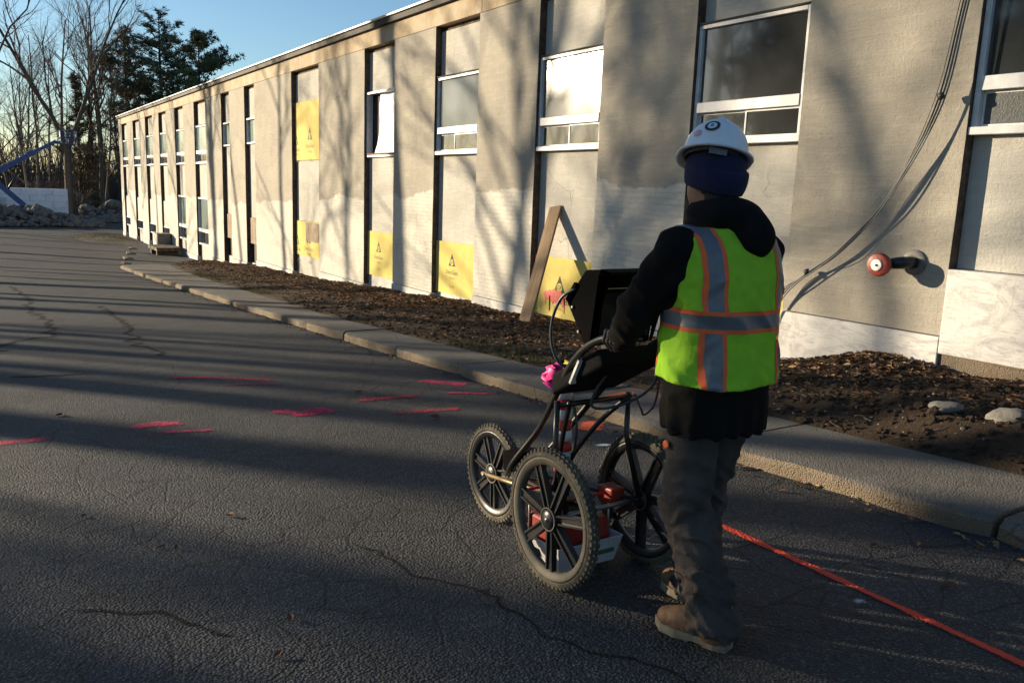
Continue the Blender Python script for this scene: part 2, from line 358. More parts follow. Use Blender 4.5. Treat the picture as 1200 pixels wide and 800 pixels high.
def roadz(x, y): return zr(y) + .012 * fbm(x * .5, y * .5, 3)
tag(grid_sheet('ground', spaced((-500, -60, 12), (-60, 60, 40), (60, 500, 12)), spaced((-75, 0, 16), (0, 60, 60), (60, 200, 20), (200, 880, 10)), lambda x, y: zr(y) - .06, M['ground']),
    'dry grassy ground reaching out to the woods', 'ground')
tag(grid_sheet('road', spaced((-5, -1, 8), (-1, 4.6, 28), (4.6, 7.55, 6)), spaced((-24, 0, 24), (0, 14, 90), (14, 62, 90)), roadz, M['asphalt']),
    'worn cracked asphalt road crossed by long tree shadows', 'road')
tag(grid_sheet('parking_lot', spaced((7.55, 30, 12)), spaced((54.3, 62, 8)), lambda x, y: zr(y) - .004, M['asphalt']), 'asphalt yard beyond the corner of the building', 'yard')

# sidewalk of long concrete slabs, each its own piece, with a worn kerb edge
walk = wempty('sidewalk', (4.55, 10, zr(10))); tag(walk, 'narrow concrete sidewalk with a crumbling kerb edge beside the road', 'sidewalk', kind='structure')
def walk_back(y): return float(np.interp(y, [-8, 2, 4, 7, 12, 20, 24, 28, 31, 34], [5.15, 5.1, 5.12, 4.85, 4.82, 5.15, 5.3, 5.5, 5.8, 7.5]))
cuts = [-6.0, -2.4, 1.95, 3.8, 5.6, 7.4, 9.05, 10.7, 12.2, 15.6, 18.9, 22.0, 25.2, 28.2, 31.0]
for i in range(len(cuts) - 1):
    y0, y1 = cuts[i] + .016, cuts[i + 1] - .016; n = int((y1 - y0) / .09); rows = []
    tilt = random.uniform(-.012, .012); dz0 = random.uniform(-.008, .008); shift = random.uniform(-.02, .02)
    for j in range(n + 1):
        y = y0 + (y1 - y0) * j / n; e = min(j, n - j) * (y1 - y0) / n
        ch = max(0, fbm(y * 2.1 + 7, 3.1, 4)) * .11 + .022 * fbm(y * 9, 8.2, 2) + (.11 * max(0, 1 - e / .16) if e < .16 else 0)
        zt = zr(y) + .105 + dz0 + tilt * ((y - y0) / (y1 - y0) - .5)
        xf = 4.17 + shift * .5 + ch * .55; top = zt - .012 - max(0, fbm(y * 3.3, 20, 3)) * .03
        xb = walk_back(y)
        row = [(4.185 + shift * .5 + ch * .3, y, zr(y) - .05), (xf + .004, y, zr(y) + .05), (xf, y, top - .02), (xf + .012 + ch * .2, y, top + .006), (xf + .045, y, zt)]
        row += [(xf + .045 + (xb - xf - .045) * k / 5, y, zt + .004 * fbm(y * 2, k * 3.0, 2)) for k in range(1, 6)] + [(xb, y, zr(y) - .05)]
        rows.append(row)
    w = len(rows[0]); v = [p for r in rows for p in r]
    f = [(j * w + k, j * w + k + 1, (j + 1) * w + k + 1, (j + 1) * w + k) for j in range(n) for k in range(w - 1)]
    f = [tuple(reversed(q)) for q in f]
    f += [tuple(range(w)), tuple(reversed(range(n * w, n * w + w)))]
    o = mesh_obj('slab', v, f, M['concrete'], walk, True)
    m = o.modifiers.new('e', 'EDGE_SPLIT'); m.split_angle = radians(38)
# far run of broken kerb stones by the corner
for i in range(4):
    y = 33.2 + i * 3.1; x = 4.6 + i * .55; mb = MB(); a = random.uniform(-.08, .08); L = random.uniform(.6, .9)
    c = Vector((x, y, roadz(x, y))); d = Vector((.13 + a, 1, -.02)).normalized(); r = Vector((d.y, -d.x, 0))
    mb.hexa([c + d * s * L + r * q - Vector((0, 0, .03)) for s, q in ((-1, -.09), (1, -.08), (1, .09), (-1, .1))], [c + d * s * L + r * q + Vector((0, 0, .055)) for s, q in ((-1, -.07), (.95, -.08), (.97, .07), (-1, .08))])
    o = mb.build('kerb_stone', M['concrete']); bevel(o, .02); tag(o, 'broken pale kerb stone lying at the far end of the sidewalk', 'kerb stone', 'broken kerb stones past the end of the sidewalk')

# dirt bed along the wall
def dirtz(x, y):
    xb = walk_back(y); t = (x - xb) / (WALL - xb); t0 = min(1, max(0, t))
    z = (zr(y) + .105) * (1 - t0) + zbase(y) * t0 + .03 * min(1, t0 * 6) * 1
    if x < xb + .05: z -= (xb + .05 - x) * .8
    amp = .065 + .13 * max(0, min(1, (5.2 - y) / 2)) * max(0, 1 - abs(t0 - .35) / .5)
    z += amp * fbm(x * 1.5, y * 1.5, 5) * min(1, max(0, t0 * 5))
    for mx, my, rx, ry, h in ((7.25, 4.75, .55, .75, .17), (6.35, 5.2, .5, .7, .06), (5.75, 2.75, .5, .7, .13), (5.6, 1.3, .5, .8, .16), (7.2, 8.4, .6, 1.2, .05), (7.0, 2.0, .5, .6, .08)):
        z += h * math.exp(-((x - mx) / rx) ** 2 - ((y - my) / ry) ** 2)
    return z
def dirt_front(y): return walk_back(y) - .04 + .07 * fbm(y * .9, 40, 4)
ys = spaced((-7, 0, 50), (0, 8, 190), (8, 33, 240)); NX = 56
dv = []; df = []
for y in ys:
    x0 = dirt_front(y) - .25 * max(0, fbm(y * .6 + 3, 9, 2)); x1 = WALL + .16
    for k in range(NX + 1):
        x = x0 + (x1 - x0) * k / NX; dv.append((x, y, dirtz(x, y)))
for j in range(len(ys) - 1):
    for k in range(NX): a = j * (NX + 1) + k; df.append((a, a + 1, a + NX + 2, a + NX + 1))
o = mesh_obj('dirt_bed', dv, df, M['dirt'], None, True); tag(o, 'bare brown dirt strip with leaf litter along the wall', 'dirt', kind='structure')

# fallen leaves and crumbs on the dirt: uncountable litter
def leaf_mesh(n, place, size, seed):
    r = random.Random(seed); v = []; f = []
    for _ in range(n):
        x, y, z = place(r); s = r.uniform(*size); a = r.uniform(0, 2 * pi); tl = r.uniform(-.7, .7); tm = r.uniform(-.7, .7); b = len(v)
        ca, sa = cos(a), sin(a); w = s * r.uniform(.35, .7); cur = r.uniform(.1, .5) * s
        for (px, py, pz) in ((-s, 0, 0), (-s * .3, -w, cur), (s * .5, -w * .8, cur * .6), (s, 0, 0), (s * .5, w * .8, cur), (-s * .3, w, cur * .7), (0, 0, -.1 * s)):
            q = (px * ca - py * sa, px * sa + py * ca); v.append((x + q[0], y + q[1], z + .008 + max(-.2 * s, pz + q[0] * tl * .5 + q[1] * tm * .5) + .3 * s * abs(tl)))
        f += [(b + 6, b, b + 1), (b + 6, b + 1, b + 2), (b + 6, b + 2, b + 3), (b + 6, b + 3, b + 4), (b + 6, b + 4, b + 5), (b + 6, b + 5, b)]
    return v, f
def m_leaf():
    g = G('dead leaves'); rnd = nn(g.t, 'ShaderNodeNewGeometry').outputs['Random Per Island']
    c = g.ramp(rnd, (0, (.06, .032, .018)), (.35, (.15, .072, .034)), (.65, (.25, .125, .055)), (.85, (.40, .25, .13)), (1, (.09, .05, .03))); return g.out(c, .8, None, .3)
M['leaf'] = m_leaf()
def lp(r):
    while True:
        y = r.uniform(.6, 32.5); xb = walk_back(y); t = r.random() ** .55; x = xb + (7.55 - xb) * t
        dens = .35 + .9 * max(0, fbm(x * .8 + 3, y * .45, 3)) + .25 * t + (.5 if abs(x - 7.1) < .5 and abs(y - 4.7) < .8 else 0) - (.28 if y < 3.6 and x < 6.4 else 0)
        if r.random() < dens: return x, y, dirtz(x, y)
v, f = leaf_mesh(15000, lp, (.014, .042), 5)
tag(mesh_obj('leaf_litter', v, f, M['leaf']), 'brown fallen leaves scattered thickly over the dirt strip', 'leaf litter', kind='stuff')
def lp2(r):
    y = r.uniform(1, 26) ; x = 4.17 - abs(r.gauss(0, .10)) - .01; return x, y, roadz(x, y)
v, f = leaf_mesh(420, lp2, (.010, .03), 8)
tag(mesh_obj('gutter_litter', v, f, M['leaf']), 'small brown leaf scraps caught along the foot of the kerb', 'leaf litter', kind='stuff')
def clods(n, place, size, seed, name, m, label, cat):
    r = random.Random(seed); V = []; F = []
    ico = bmesh.new(); bmesh.ops.create_icosphere(ico, subdivisions=1, radius=1); iv = [q.co.copy() for q in ico.verts]; iff = [[w.index for w in q.verts] for q in ico.faces]; ico.free()
    for _ in range(n):
        x, y, z = place(r); s = r.uniform(*size) * (2.2 if r.random() < .06 else 1); b = len(V); sc = (r.uniform(.7, 1.3), r.uniform(.7, 1.3), r.uniform(.5, .9)); rot = Matrix.Rotation(r.uniform(0, 6), 3, 'Z')
        for q in iv:
            w = rot @ Vector((q.x * sc[0], q.y * sc[1], q.z * sc[2])) * s * r.uniform(.78, 1.18); V.append((x + w.x, y + w.y, z + w.z + s * .2))
        F += [tuple(b + k for k in q) for q in iff]
    return tag(mesh_obj(name, V, F, m), label, cat, kind='stuff')
def cp(r):
    while True:
        y = r.uniform(.6, 16); xb = walk_back(y); x = xb + (7.5 - xb) * r.random()
        if r.random() < (.9 if y < 5 else .35): return x, y, dirtz(x, y)
clods(4200, cp, (.006, .028), 12, 'dirt_clods', M['dirt'], 'loose clods of brown soil on the dirt strip', 'soil')
M['pebble'] = mat('pale pebbles', (.34, .31, .27), .9, var=.4, scale=20)
clods(420, cp, (.004, .014), 13, 'pebbles', M['pebble'], 'small pale pebbles scattered on the dirt strip', 'pebbles')
M['dead_twig'] = mat('dead twigs', (.14, .10, .07), .9, var=.4, scale=9)
_r = random.Random(91); _t = MB()
for _ in range(260):
    x, y, z = cp(_r); a = _r.uniform(0, 6.28); L = _r.uniform(.05, .22); m = (x + cos(a) * L * .5, y + sin(a) * L * .5); e = (x + cos(a + .3) * L, y + sin(a + .3) * L)
    _t.tube([(x, y, z + .008), (m[0], m[1], dirtz(*m) + .02), (e[0], e[1], dirtz(*e) + .012)], [.004, .0035, .002], 4)
tag(_t.build('twig_litter', M['dead_twig']), 'thin dead twigs strewn over the dirt strip', 'twigs', kind='stuff')
M['grass'] = None
def m_grass():
    g = G('thin grass'); rnd = nn(g.t, 'ShaderNodeNewGeometry').outputs['Random Per Island']; return g.out(g.ramp(rnd, (0, (.06, .075, .02)), (.6, (.10, .10, .03)), (1, (.17, .14, .06))), .8, None, .2)
M['grass'] = m_grass()
def grass(n, place, h, seed, name, label):
    r = random.Random(seed); V = []; F = []
    for _ in range(n):
        x, y, z = place(r); a = r.uniform(0, 6.3); L = r.uniform(*h); b = len(V); w = .003; lx, ly = cos(a) * L * .6, sin(a) * L * .6
        V += [(x - sin(a) * w, y + cos(a) * w, z - .01), (x + sin(a) * w, y - cos(a) * w, z - .01), (x + lx, y + ly, z + L)]; F.append((b, b + 1, b + 2))
    return tag(mesh_obj(name, V, F, M['grass']), label, 'grass', kind='stuff')
def gp(r):
    while True:
        y = r.uniform(7, 27); xb = walk_back(y); x = xb + .02 + abs(r.gauss(0, .28))
        if fbm(x * .7 + 9, y * .6, 3) > -.05 and x < 7: return x, y, dirtz(x, y)
grass(5200, gp, (.02, .06), 3, 'thin_grass', 'thin short grass growing along the back of the sidewalk')
def gp2(r):
    x = r.gauss(6.2, .75); y = r.gauss(50.5, 2.0); return x, y, zr(y) + .16 * math.exp(-((x - 6.4) / 1.0) ** 2 - ((y - 50.5) / 3) ** 2)
hum = grid_sheet('grassy_hump', spaced((4.4, 7.55, 14)), spaced((45.5, 56, 24)), lambda x, y: zr(y) - .02 + .20 * math.exp(-((x - 6.4) / 1.0) ** 2 - ((y - 50.5) / 3) ** 2) + .03 * fbm(x, y, 3), M['ground'])
tag(hum, 'low hump of dirt and dry grass at the far corner', 'dirt')
grass(4000, gp2, (.06, .16), 4, 'corner_grass', 'dry grass on the hump at the far corner')

# ------------------------------------------------------------------ building
bld = wempty('brick_building', (WALL, 24, zbase(24)))
tag(bld, 'long two-storey building with beige trowelled piers and tall recessed window bays', 'building')
D = .13; XR = WALL + D
Y_END, Y_START = 54.0, -6.5
M['flange'] = mat('grey flange', (.22, .21, .19), .6, metal=.4, var=.4, scale=15)
# (y right, y left, kind)
BAYS = [(-4.3, -2.66, 'w'), (-.88, .78, 'w'), (2.59, 4.24, 'w1'), (6.07, 7.73, 'w2'), (9.53, 11.13, 'w3'), (12.95, 14.58, 'w4'), (16.40, 17.98, 'w5'), (20.90, 23.03, 'w6'),
        (26.58, 27.70, 'n7'), (29.52, 30.63, 'n8'), (32.94, 34.80, 'g9'), (36.77, 38.45, 'g10'), (40.29, 42.0, 'f'), (43.57, 45.5, 'f'), (47.2, 49.2, 'f'), (51.2, 53.0, 'f')]
HEAD, FB, FT = 4.45, 4.53, 4.87
def B(name, x0, x1, y0, y1, z0, z1, m, par=bld, bev=0.0):
    o = MB().box((x0, y0, z0), (x1, y1, z1)).build(name, m, par)
    if bev: bevel(o, bev, 2)
    return o
def low(y0, y1): return min(zbase(y0), zbase(y1), zr(y0), zr(y1)) - .4
# core wall behind the panels, then roof and ends
mb = MB()
core = MB(); core.hexa([(WALL + .30, Y_START, -2.6), (22, Y_START, -2.6), (22, Y_END, -2.6), (WALL + .30, Y_END, -2.6)], [(WALL + .30, Y_START, 4.86), (22, Y_START, 4.86), (22, Y_END, 4.86), (WALL + .30, Y_END, 4.86)])
core.build('back_wall', M['reveal'], bld)
# piers
edges = [Y_START] + [q for b in BAYS for q in (b[0], b[1])] + [Y_END]
for i in range(0, len(edges), 2):
    y0, y1 = edges[i], edges[i + 1]; ym = (y0 + y1) / 2
    zf = .34 if ym < 7 else zbase(ym) + .16
    # pier with slightly uneven edges
    n = 26; rows = []
    for j in range(n + 1):
        z = zf + (FB - zf) * j / n; a = .006 * fbm(z * 3, i * 5.3, 3); b = .006 * fbm(z * 3, i * 7.7 + 2, 3)
        rows.append([(XR + .17, y0 + a, z), (WALL + .006 * fbm(z * 2, i, 2), y0 + a, z), (WALL + .005 * fbm(z * 2, i + 9, 2), ym, z), (WALL + .006 * fbm(z * 2, i + 4, 2), y1 + b, z), (XR + .17, y1 + b, z)])
    v = [p for r in rows for p in r]; f = [(j * 5 + k, j * 5 + k + 1, (j + 1) * 5 + k + 1, (j + 1) * 5 + k) for j in range(n) for k in range(4)]
    f = [tuple(reversed(q)) for q in f]
    f.append((0, 1, 2, 3, 4)); f.append(tuple(reversed(range(n * 5, n * 5 + 5))))
    o = mesh_obj('pier', v, f, M['pier'], bld)
    o.data.materials.append(M['reveal'])
    for p in o.data.polygons:
        if abs(p.normal.y) > .8: p.material_index = 1
    B('foundation', WALL - .022, XR + .17, y0 - .003, y1 + .003, low(y0, y1), zf - .012, M['block'], bev=.008)
# fascia band, dark strip painting the shadow gap, coping as runs with butt joints
y = Y_START
joints = [Y_START, 3.0, 12.88, 22.4, 32.0, 41.5, Y_END]
for a, b in zip(joints[:-1], joints[1:]):
    B('fascia_panel', WALL - .014, WALL + .29, a + .006, b - .006, FB + .003, FT, M['fascia'], bev=.006)
    B('roof_gap_shade', WALL - .10, WALL + .29, a + .003, b - .003, FT + .003, FT + .11, M['gap_shade_trim'])
    B('coping', WALL - .145, WALL + .40, a + .004, b - .004, FT + .113, FT + .165, M['coping'], bev=.012)
B('roof', WALL + .405, 22.3, Y_START, Y_END, FT + .05, FT + .14, M['roof'])
B('end_wall', WALL + .302, 22, Y_END + .003, Y_END + .12, -2.6, FT, M['pier'])

def panel(y0, y1, z0, z1, m=None, name='panel', dx=0.0, par=bld): return B(name, XR + dx, XR + .10 + dx, y0 + .004, y1 - .004, z0, z1, m or M['panel'], par)
def sweep_rect(name, x0, x1, y0, y1, z0, z1, w, m, par):
    mb = MB(); mb.box((x0, y0, z0), (x1, y0 + w, z1)); mb.box((x0, y1 - w, z0), (x1, y1, z1)); mb.box((x0, y0 + w + .0005, z0), (x1, y1 - w - .0005, z0 + w)); mb.box((x0, y0 + w + .0005, z1 - w), (x1, y1 - w - .0005, z1)); return mb.build(name, m, par)
def window(y0, y1, zb, zm0, zm1, zt, gu, gl, split=.46, sash=.05):
    """frame with one big pane, a deep rail, and two sliders below"""
    x0, x1 = WALL + .045, XR + .09
    y0 += .012; y1 -= .004
    mb = MB(); w = .055
    for a, b in ((y0, y0 + w), (y1 - w, y1)): mb.box((x0, a, zb), (x1, b, zt))
    mb.box((x0, y0 + w + .001, zt - .05), (x1, y1 - w - .001, zt)); mb.box((x0 - .012, y0 + w + .001, zm0), (x1, y1 - w - .001, zm1)); mb.box((x0 - .03, y0 - .004, zb - .035), (x1, y1 + .002, zb + .035))
    fr = mb.build('window', M['frame'], bld); bevel(fr, .006, 2)
    B('pane', x0 + .045, x0 + .055, y0 + w + .002, y1 - w - .002, zm1 + .002, zt - .052, gu, fr)
    ys_ = y0 + w + (y1 - y0 - 2 * w) * (1 - split)
    for a, b, dx in ((y0 + w + .002, ys_ + .015, .03), (ys_ - .015, y1 - w - .002, .055)):
        s = sweep_rect('slider', x0 + dx, x0 + dx + .02, a, b, zb + .037, zm0 - .002, .022, M['frame'], fr)
        B('pane', x0 + dx + .008, x0 + dx + .012, a + .023, b - .023, zb + .06, zm0 - .025, gl, fr)
    B('head_flashing', x0 - .02, x1, y0 - .01, y1, zt + .002, zt + .022, M['gap_shade_trim'], fr)
    return fr

FONT_CACHE = {}
def text_geo(txt, size):
    if (txt, size) not in FONT_CACHE:
        cu = bpy.data.curves.new('t', 'FONT'); cu.body = txt; cu.size = size; cu.align_x = 'CENTER'; cu.resolution_u = 2
        ob = bpy.data.objects.new('t', cu); COL.objects.link(ob); bpy.context.view_layer.update()
        me = bpy.data.meshes.new_from_object(ob.evaluated_get(bpy.context.evaluated_depsgraph_get()))
        FONT_CACHE[(txt, size)] = ([tuple(v.co) for v in me.vertices], [tuple(p.vertices) for p in me.polygons])
        bpy.data.objects.remove(ob); bpy.data.curves.remove(cu); bpy.data.meshes.remove(me)
    return FONT_CACHE[(txt, size)]
def print_text(txt, size, x, y, z, par, m, name='lettering', sx=1.0):
    v, f = text_geo(txt, size)
    return mesh_obj(name, [(x, y - p[0] * sx, z + p[1]) for p in v], f, m, par)
def logo(par, x, yc, zc, s, m, band):
    """black triangle with the round two-letter mark"""
    h = s * .9; ring = [(yc + s * .5, zc - h * .45), (yc - s * .5, zc - h * .45), (yc, zc + h * .55)]
    mesh_obj('logo_triangle', [(x, a, b) for a, b in ring], [(0, 1, 2)], m, par)
    n = 20; c = (yc, zc - h * .15); r = s * .235
    mesh_obj('logo_disc', [(x - .0012, c[0] - r * cos(2 * pi * k / n), c[1] + r * sin(2 * pi * k / n)) for k in range(n)], [tuple(range(n))], band, par)
    print_text('GP', s * .34, x - .0022, c[0], c[1] - s * .115, par, m, 'logo_letters')
def sheathing(y0, y1, z0, z1, prints, edge=True):
    bd = B('sheathing_board', XR - .035, XR - .018, y0 - .012, y1 + .012, z0, z1, M['yellow'])
    x = XR - .0362
    for yc, zc, s in prints:
        logo(bd, x, yc, zc, s, M['ink'], M['yellow'])
        print_text('DensGlass', s * .42, x, yc, zc - s * .98, bd, M['ink'])
        print_text('Sheathing', s * .22, x, yc, zc - s * 1.32, bd, M['faded_ink'])
        print_text('Gold', s * .34, x, yc, zc - s * 1.95, bd, M['faded_ink'])
    if edge: print_text('G', .16, x, y0 + .05, z0 + (z1 - z0) * .55, bd, M['faded_ink'])
    r = random.Random(int(y0 * 10))
    for yy in (y0 + .02, y1 - .02, (y0 + y1) / 2):
        for q in range(4): MB().lathe([(.001, -.003), (.009, -.002), (.009, .001)], (x + .001, yy + r.uniform(-.01, .01), z0 + .05 + (z1 - z0 - .1) * q / 3), 'X', 8).build('screw', M['flange'], bd)
    return bd

for y0, y1, k in BAYS:
    lo = low(y0, y1); ym = (y0 + y1) / 2
    if k in ('w', 'w1', 'w2', 'w3', 'w4'):
        panel(y0, y1, 3.63, HEAD); panel(y0, y1, HEAD + .002, FB + .3, M['reveal'], 'lintel', .02)
        gu = {'w': 'glass_dark', 'w1': 'glass_dark', 'w2': 'glass_dark', 'w3': 'glass_dull', 'w4': 'glass_pale'}[k]
        gl = {'w1': 'glass_pebble'}.get(k, 'glass_dark')
        window(y0, y1, 2.215, 2.565, 2.69, 3.605, M[gu], M[gl], .5 if k != 'w4' else .42)
    if k in ('w', 'w1'):
        panel(y0, y1, .975, 2.176); B('block_infill', WALL - .018, XR + .2, y0 + .004, y1 - .004, zbase(ym) + .12, .968, M['block'], bev=.01)
        B('footing', WALL + .008, XR + .19, y0 + .01, y1 - .01, lo, zbase(ym) + .117, M['concrete'])
    elif k in ('w2', 'w3', 'w4', 'w5'):
        panel(y0, y1, .50, 2.176); zb_ = {'w2': -.36, 'w3': -.40, 'w4': -.455, 'w5': -.46}[k]
        pr = [(ym + .16, .20, .27)] if k != 'w3' else [(ym + .10, .12, .30)]
        bd = sheathing(y0, y1, zb_, .545, pr, k != 'w3')
        if k == 'w3':
            # dripping red spray paint under the mark
            x = XR - .040; r = random.Random(4); mbp = MB(); yc, zc = ym + .20, -.07
            ang = [2 * pi * q / 40 for q in range(40)]
            mbp.add([(x, yc - .32 * cos(a) * (1 + .14 * r.uniform(-1, 1)), zc + .10 * sin(a) * (1 + .2 * r.uniform(-1, 1))) for a in ang], [tuple(range(40))])
            for q in range(13):
                yy = yc + r.uniform(-.26, .26); w = r.uniform(.008, .026); L = r.uniform(.06, .24); mbp.add([(x - .001, yy + w, zc), (x - .001, yy - w, zc), (x - .001, yy - w * .6, zc - L), (x - .001, yy, zc - L - .02), (x - .001, yy + w * .6, zc - L)], [(0, 1, 2, 3, 4)])
            mbp.build('spray_splash', M['red_paint'], bd)
        panel(y0, y1, lo, zb_ - .003, M['block'], 'footing')
    if k == 'w5':
        panel(y0, y1, 3.62, HEAD); panel(y0, y1, HEAD + .002, FB + .3, M['reveal'], 'lintel', .02)
        # broken-out opening with a loose white sheet
        fr = sweep_rect('window', WALL + .05, XR + .06, y0 + .012, y1 - .004, 2.19, 3.60, .045, M['frame'], bld)
        B('dark_opening', XR + .08, XR + .10, y0 + .06, y1 - .05, 2.24, 3.55, M['gap_shade_trim'], fr)
        n = 18; v = []; f = []
        for j in range(n + 1):
            for i in range(n + 1):
                t = i / n; z = 2.25 + 1.30 * j / n; yy = (y0 + .06) + (1.02 + .28 * (1 - j / n) ** 2) * t
                v.append((XR + .045 - .02 * sin(t * 9 + j * .35) - .02 * fbm(t * 3, j * .3, 3), yy, z))
        for j in range(n):
            for i in range(n): a = j * (n + 1) + i; f.append((a, a + 1, a + n + 2, a + n + 1))
        mesh_obj('plastic_sheet', v, f, M['sheet'], fr, True)
        B('broken_sill', WALL + .03, XR + .05, y0 + .07, y1 - .1, 2.19 + .046, 2.27, M['sill_red'], fr)
    if k == 'w6':
        panel(y0, y1, 3.715, HEAD); panel(y0, y1, HEAD + .002, FB + .3, M['reveal'], 'lintel', .02)
        sheathing(y0, y1, 2.18, 3.71, [(ym - .12, 2.85, .36), (y1 - .12, 2.72, .3)], False)
        panel(y0, y1, .545, 2.176)
        bd = sheathing(y0, y1, -.40, .54, [(ym + .02, .12, .36), (y1 - .13, .0, .3)], False)
        B('stained_patch', XR - .047, XR - .038, y0 + .02, ym + .22, .02, .525, M['stain'], bd)
        panel(y0, y1, lo, -.403, M['panel'], 'footing')
    if k in ('n7', 'n8'):
        panel(y0, y1, 3.55, HEAD); panel(y0, y1, HEAD + .002, FB + .3, M['reveal'], 'lintel', .02)
        fr = sweep_rect('window', WALL + .05, XR + .06, y0 + .012, y1 - .004, 2.75, 3.545, .045, M['frame'], bld); B('pane', XR + .01, XR + .02, y0 + .058, y1 - .05, 2.80, 3.50, M['glass_green'], fr)
        panel(y0, y1, .42, 2.747); B('boarded_patch', XR - .03, XR - .01, y0, y1, -.42, .415, M['stain'])
        panel(y0, y1, -1.05, -.423, M['gap_shade_trim'], 'opening', .05); panel(y0, y1, lo, -1.053, M['block'], 'footing')
    if k in ('g9', 'g10', 'f'):
        panel(y0, y1, 3.64, HEAD); panel(y0, y1, HEAD + .002, FB + .3, M['reveal'], 'lintel', .02)
        window(y0, y1, 2.215, 2.565, 2.69, 3.62, M['glass_green'], M['glass_dark'])
        if k != 'f':
            panel(y0, y1, .90, 2.176)
            fr = sweep_rect('window', WALL + .05, XR + .06, y0 + .012, y1 - .004, -.95, .895, .06, M['frame'], bld)
            B('pane', XR + .01, XR + .02, y0 + .074, y1 - .066, -.30, .83, M['glass_green'], fr); B('rail', WALL + .045, XR + .05, y0 + .074, y1 - .066, -.44, -.303, M['frame'], fr); B('pane', XR + .01, XR + .02, y0 + .074, y1 - .066, -.885, -.443, M['glass_dark'], fr)
            panel(y0, y1, lo, -.953, M['panel'], 'footing')
        else:
            panel(y0, y1, .55, 2.176); panel(y0, y1, -.62, .547, M['pier'], 'infill', -.05)
            fr = sweep_rect('basement_window', WALL + .06, XR + .06, y0 + .02, y1 - .02, -1.12, -.624, .05, M['frame'], bld); B('pane', XR + .01, XR + .02, y0 + .072, y1 - .072, -1.068, -.676, M['glass_dark'], fr)
            panel(y0, y1, lo, -1.123, M['block'], 'footing')

# ------------------------------------------------------------------ things on and against the wall
# hose connection with a red cap
fd = wempty('hose_connection', (WALL, 4.58, 1.0)); tag(fd, 'red capped fire hose connection on a black elbow pipe sticking out of the wall', 'hose connection')
M['black_iron'] = mat('black iron', (.03, .03, .032), .45, metal=.3, var=.4, scale=20); M['cap_red'] = mat('red cap paint', (.21, .026, .018), .5, var=.3, scale=18, bump=.3, bscale=50); M['white_paint'] = mat('white paint', (.7, .69, .66), .5, var=.15, scale=20)
M['flange'] = mat('grey flange', (.22, .21, .19), .6, metal=.4, var=.4, scale=15)
fl = MB().lathe([(.02, -.022), (.118, -.022), (.122, -.016), (.122, .004), (.02, .004)], (WALL, 4.58, 1.0), 'X', 28, True).build('flange', M['flange'], fd, True)
MB().tube([(WALL - .012, 4.58, 1.0), (WALL - .07, 4.585, 1.0), (WALL - .115, 4.62, .995), (WALL - .14, 4.68, .985), (WALL - .15, 4.74, .975)], [.052, .055, .06, .056, .052], 16).build('pipe', M['black_iron'], fd, True)
ax = Vector((-.55, .55, -.02)).normalized()
def along(prof, p, ax, n=28):
    ax = Vector(ax).normalized(); x = ax.orthogonal().normalized(); yv = ax.cross(x); mb = MB(); b = 0
    for r, h in prof:
        for q in range(n): a = 2 * pi * q / n; w = Vector(p) + ax * h + (x * cos(a) + yv * sin(a)) * r; mb.v.append(tuple(w))
    for i in range(len(prof) - 1):
        for q in range(n): mb.f.append((i * n + q, i * n + (q + 1) % n, (i + 1) * n + (q + 1) % n, (i + 1) * n + q))
    mb.f.append(tuple(reversed(range(n)))); mb.f.append(tuple(range((len(prof) - 1) * n, len(prof) * n))); return mb
P0 = Vector((WALL - .15, 4.73, .975)); A2 = Vector((-.93, -.10, -.03)).normalized()
MB().tube([P0, P0 + Vector((-.02, .03, -.004)), P0 + Vector((-.05, .045, -.008)), P0 + Vector((-.09, .045, -.010))], [.052, .060, .074, .085], 16).build('coupling', M['black_iron'], fd, True)
PC = P0 + Vector((-.085, .045, -.010))
cap = along([(.085, 0), (.108, .004), (.112, .02), (.112, .055), (.104, .075), (.085, .084), (.01, .086)], PC, A2).build('cap', M['cap_red'], fd, True); m = cap.modifiers.new('e', 'EDGE_SPLIT')
along([(.056, .0865), (.056, .090), (.045, .094), (.001, .094)], PC, A2).build('cap_centre', M['white_paint'], cap, True)
along([(.012, .0945), (.010, .102), (.001, .102)], PC, A2, 10).build('cap_stud', M['black_iron'], cap)

# bundle of service cables hanging down the wall
cb = wempty('cable_bundle', (WALL - .05, 6.15, .0)); tag(cb, 'loose bundle of grey service cables sagging down the wall to the ground', 'cables')
M['cable'] = mat('grey cable jacket', (.16, .16, .16), .5, var=.3, scale=9); M['cable_dark'] = mat('dark cable jacket', (.05, .05, .052), .5)
for q, (o1, r_, m_) in enumerate(((0, .009, 'cable'), (.016, .0075, 'cable_dark'), (-.016, .0075, 'cable'), (.034, .004, 'cable_dark'))):
    sg = .05 * q
    pts = [(WALL - .05 - o1, 4.22 + o1 * .5, 5.2), (WALL - .10 - o1, 4.28 + o1, 3.9), (WALL - .12 - o1, 4.34 + o1, 3.2), (WALL - .135 - o1, 4.46 + o1 * 1.2, 2.4 - .2 * o1), (WALL - .13 + o1, 4.86 + o1, 1.60 - sg * .25), (WALL - .12 - o1, 5.32, 1.08 - sg * .3), (WALL - .10 + o1, 5.75, .76 - sg * .2 + o1), (WALL - .10 - o1 * .6, 6.02 + o1, .50 + o1), (WALL - .07 - o1 * .4, 6.14 + o1, .22), (WALL - .09 - o1 * .5, 6.17 + o1, -.05), (WALL - .10, 6.16 + o1, zbase(6.1) - .03)]
    MB().tube(curve_pts(pts, 80), r_, 8).build('cable', M[m_], cb, True)
for z_, p in ((0, (WALL - .135, 4.44, 2.52)), (1, (WALL - .10, 5.72, .80))): MB().tube([(p[0], p[1] + .012, p[2] + .02), (p[0], p[1] - .012, p[2] - .02)], .032, 10).build('tie', M['cable_dark'], cb, True)

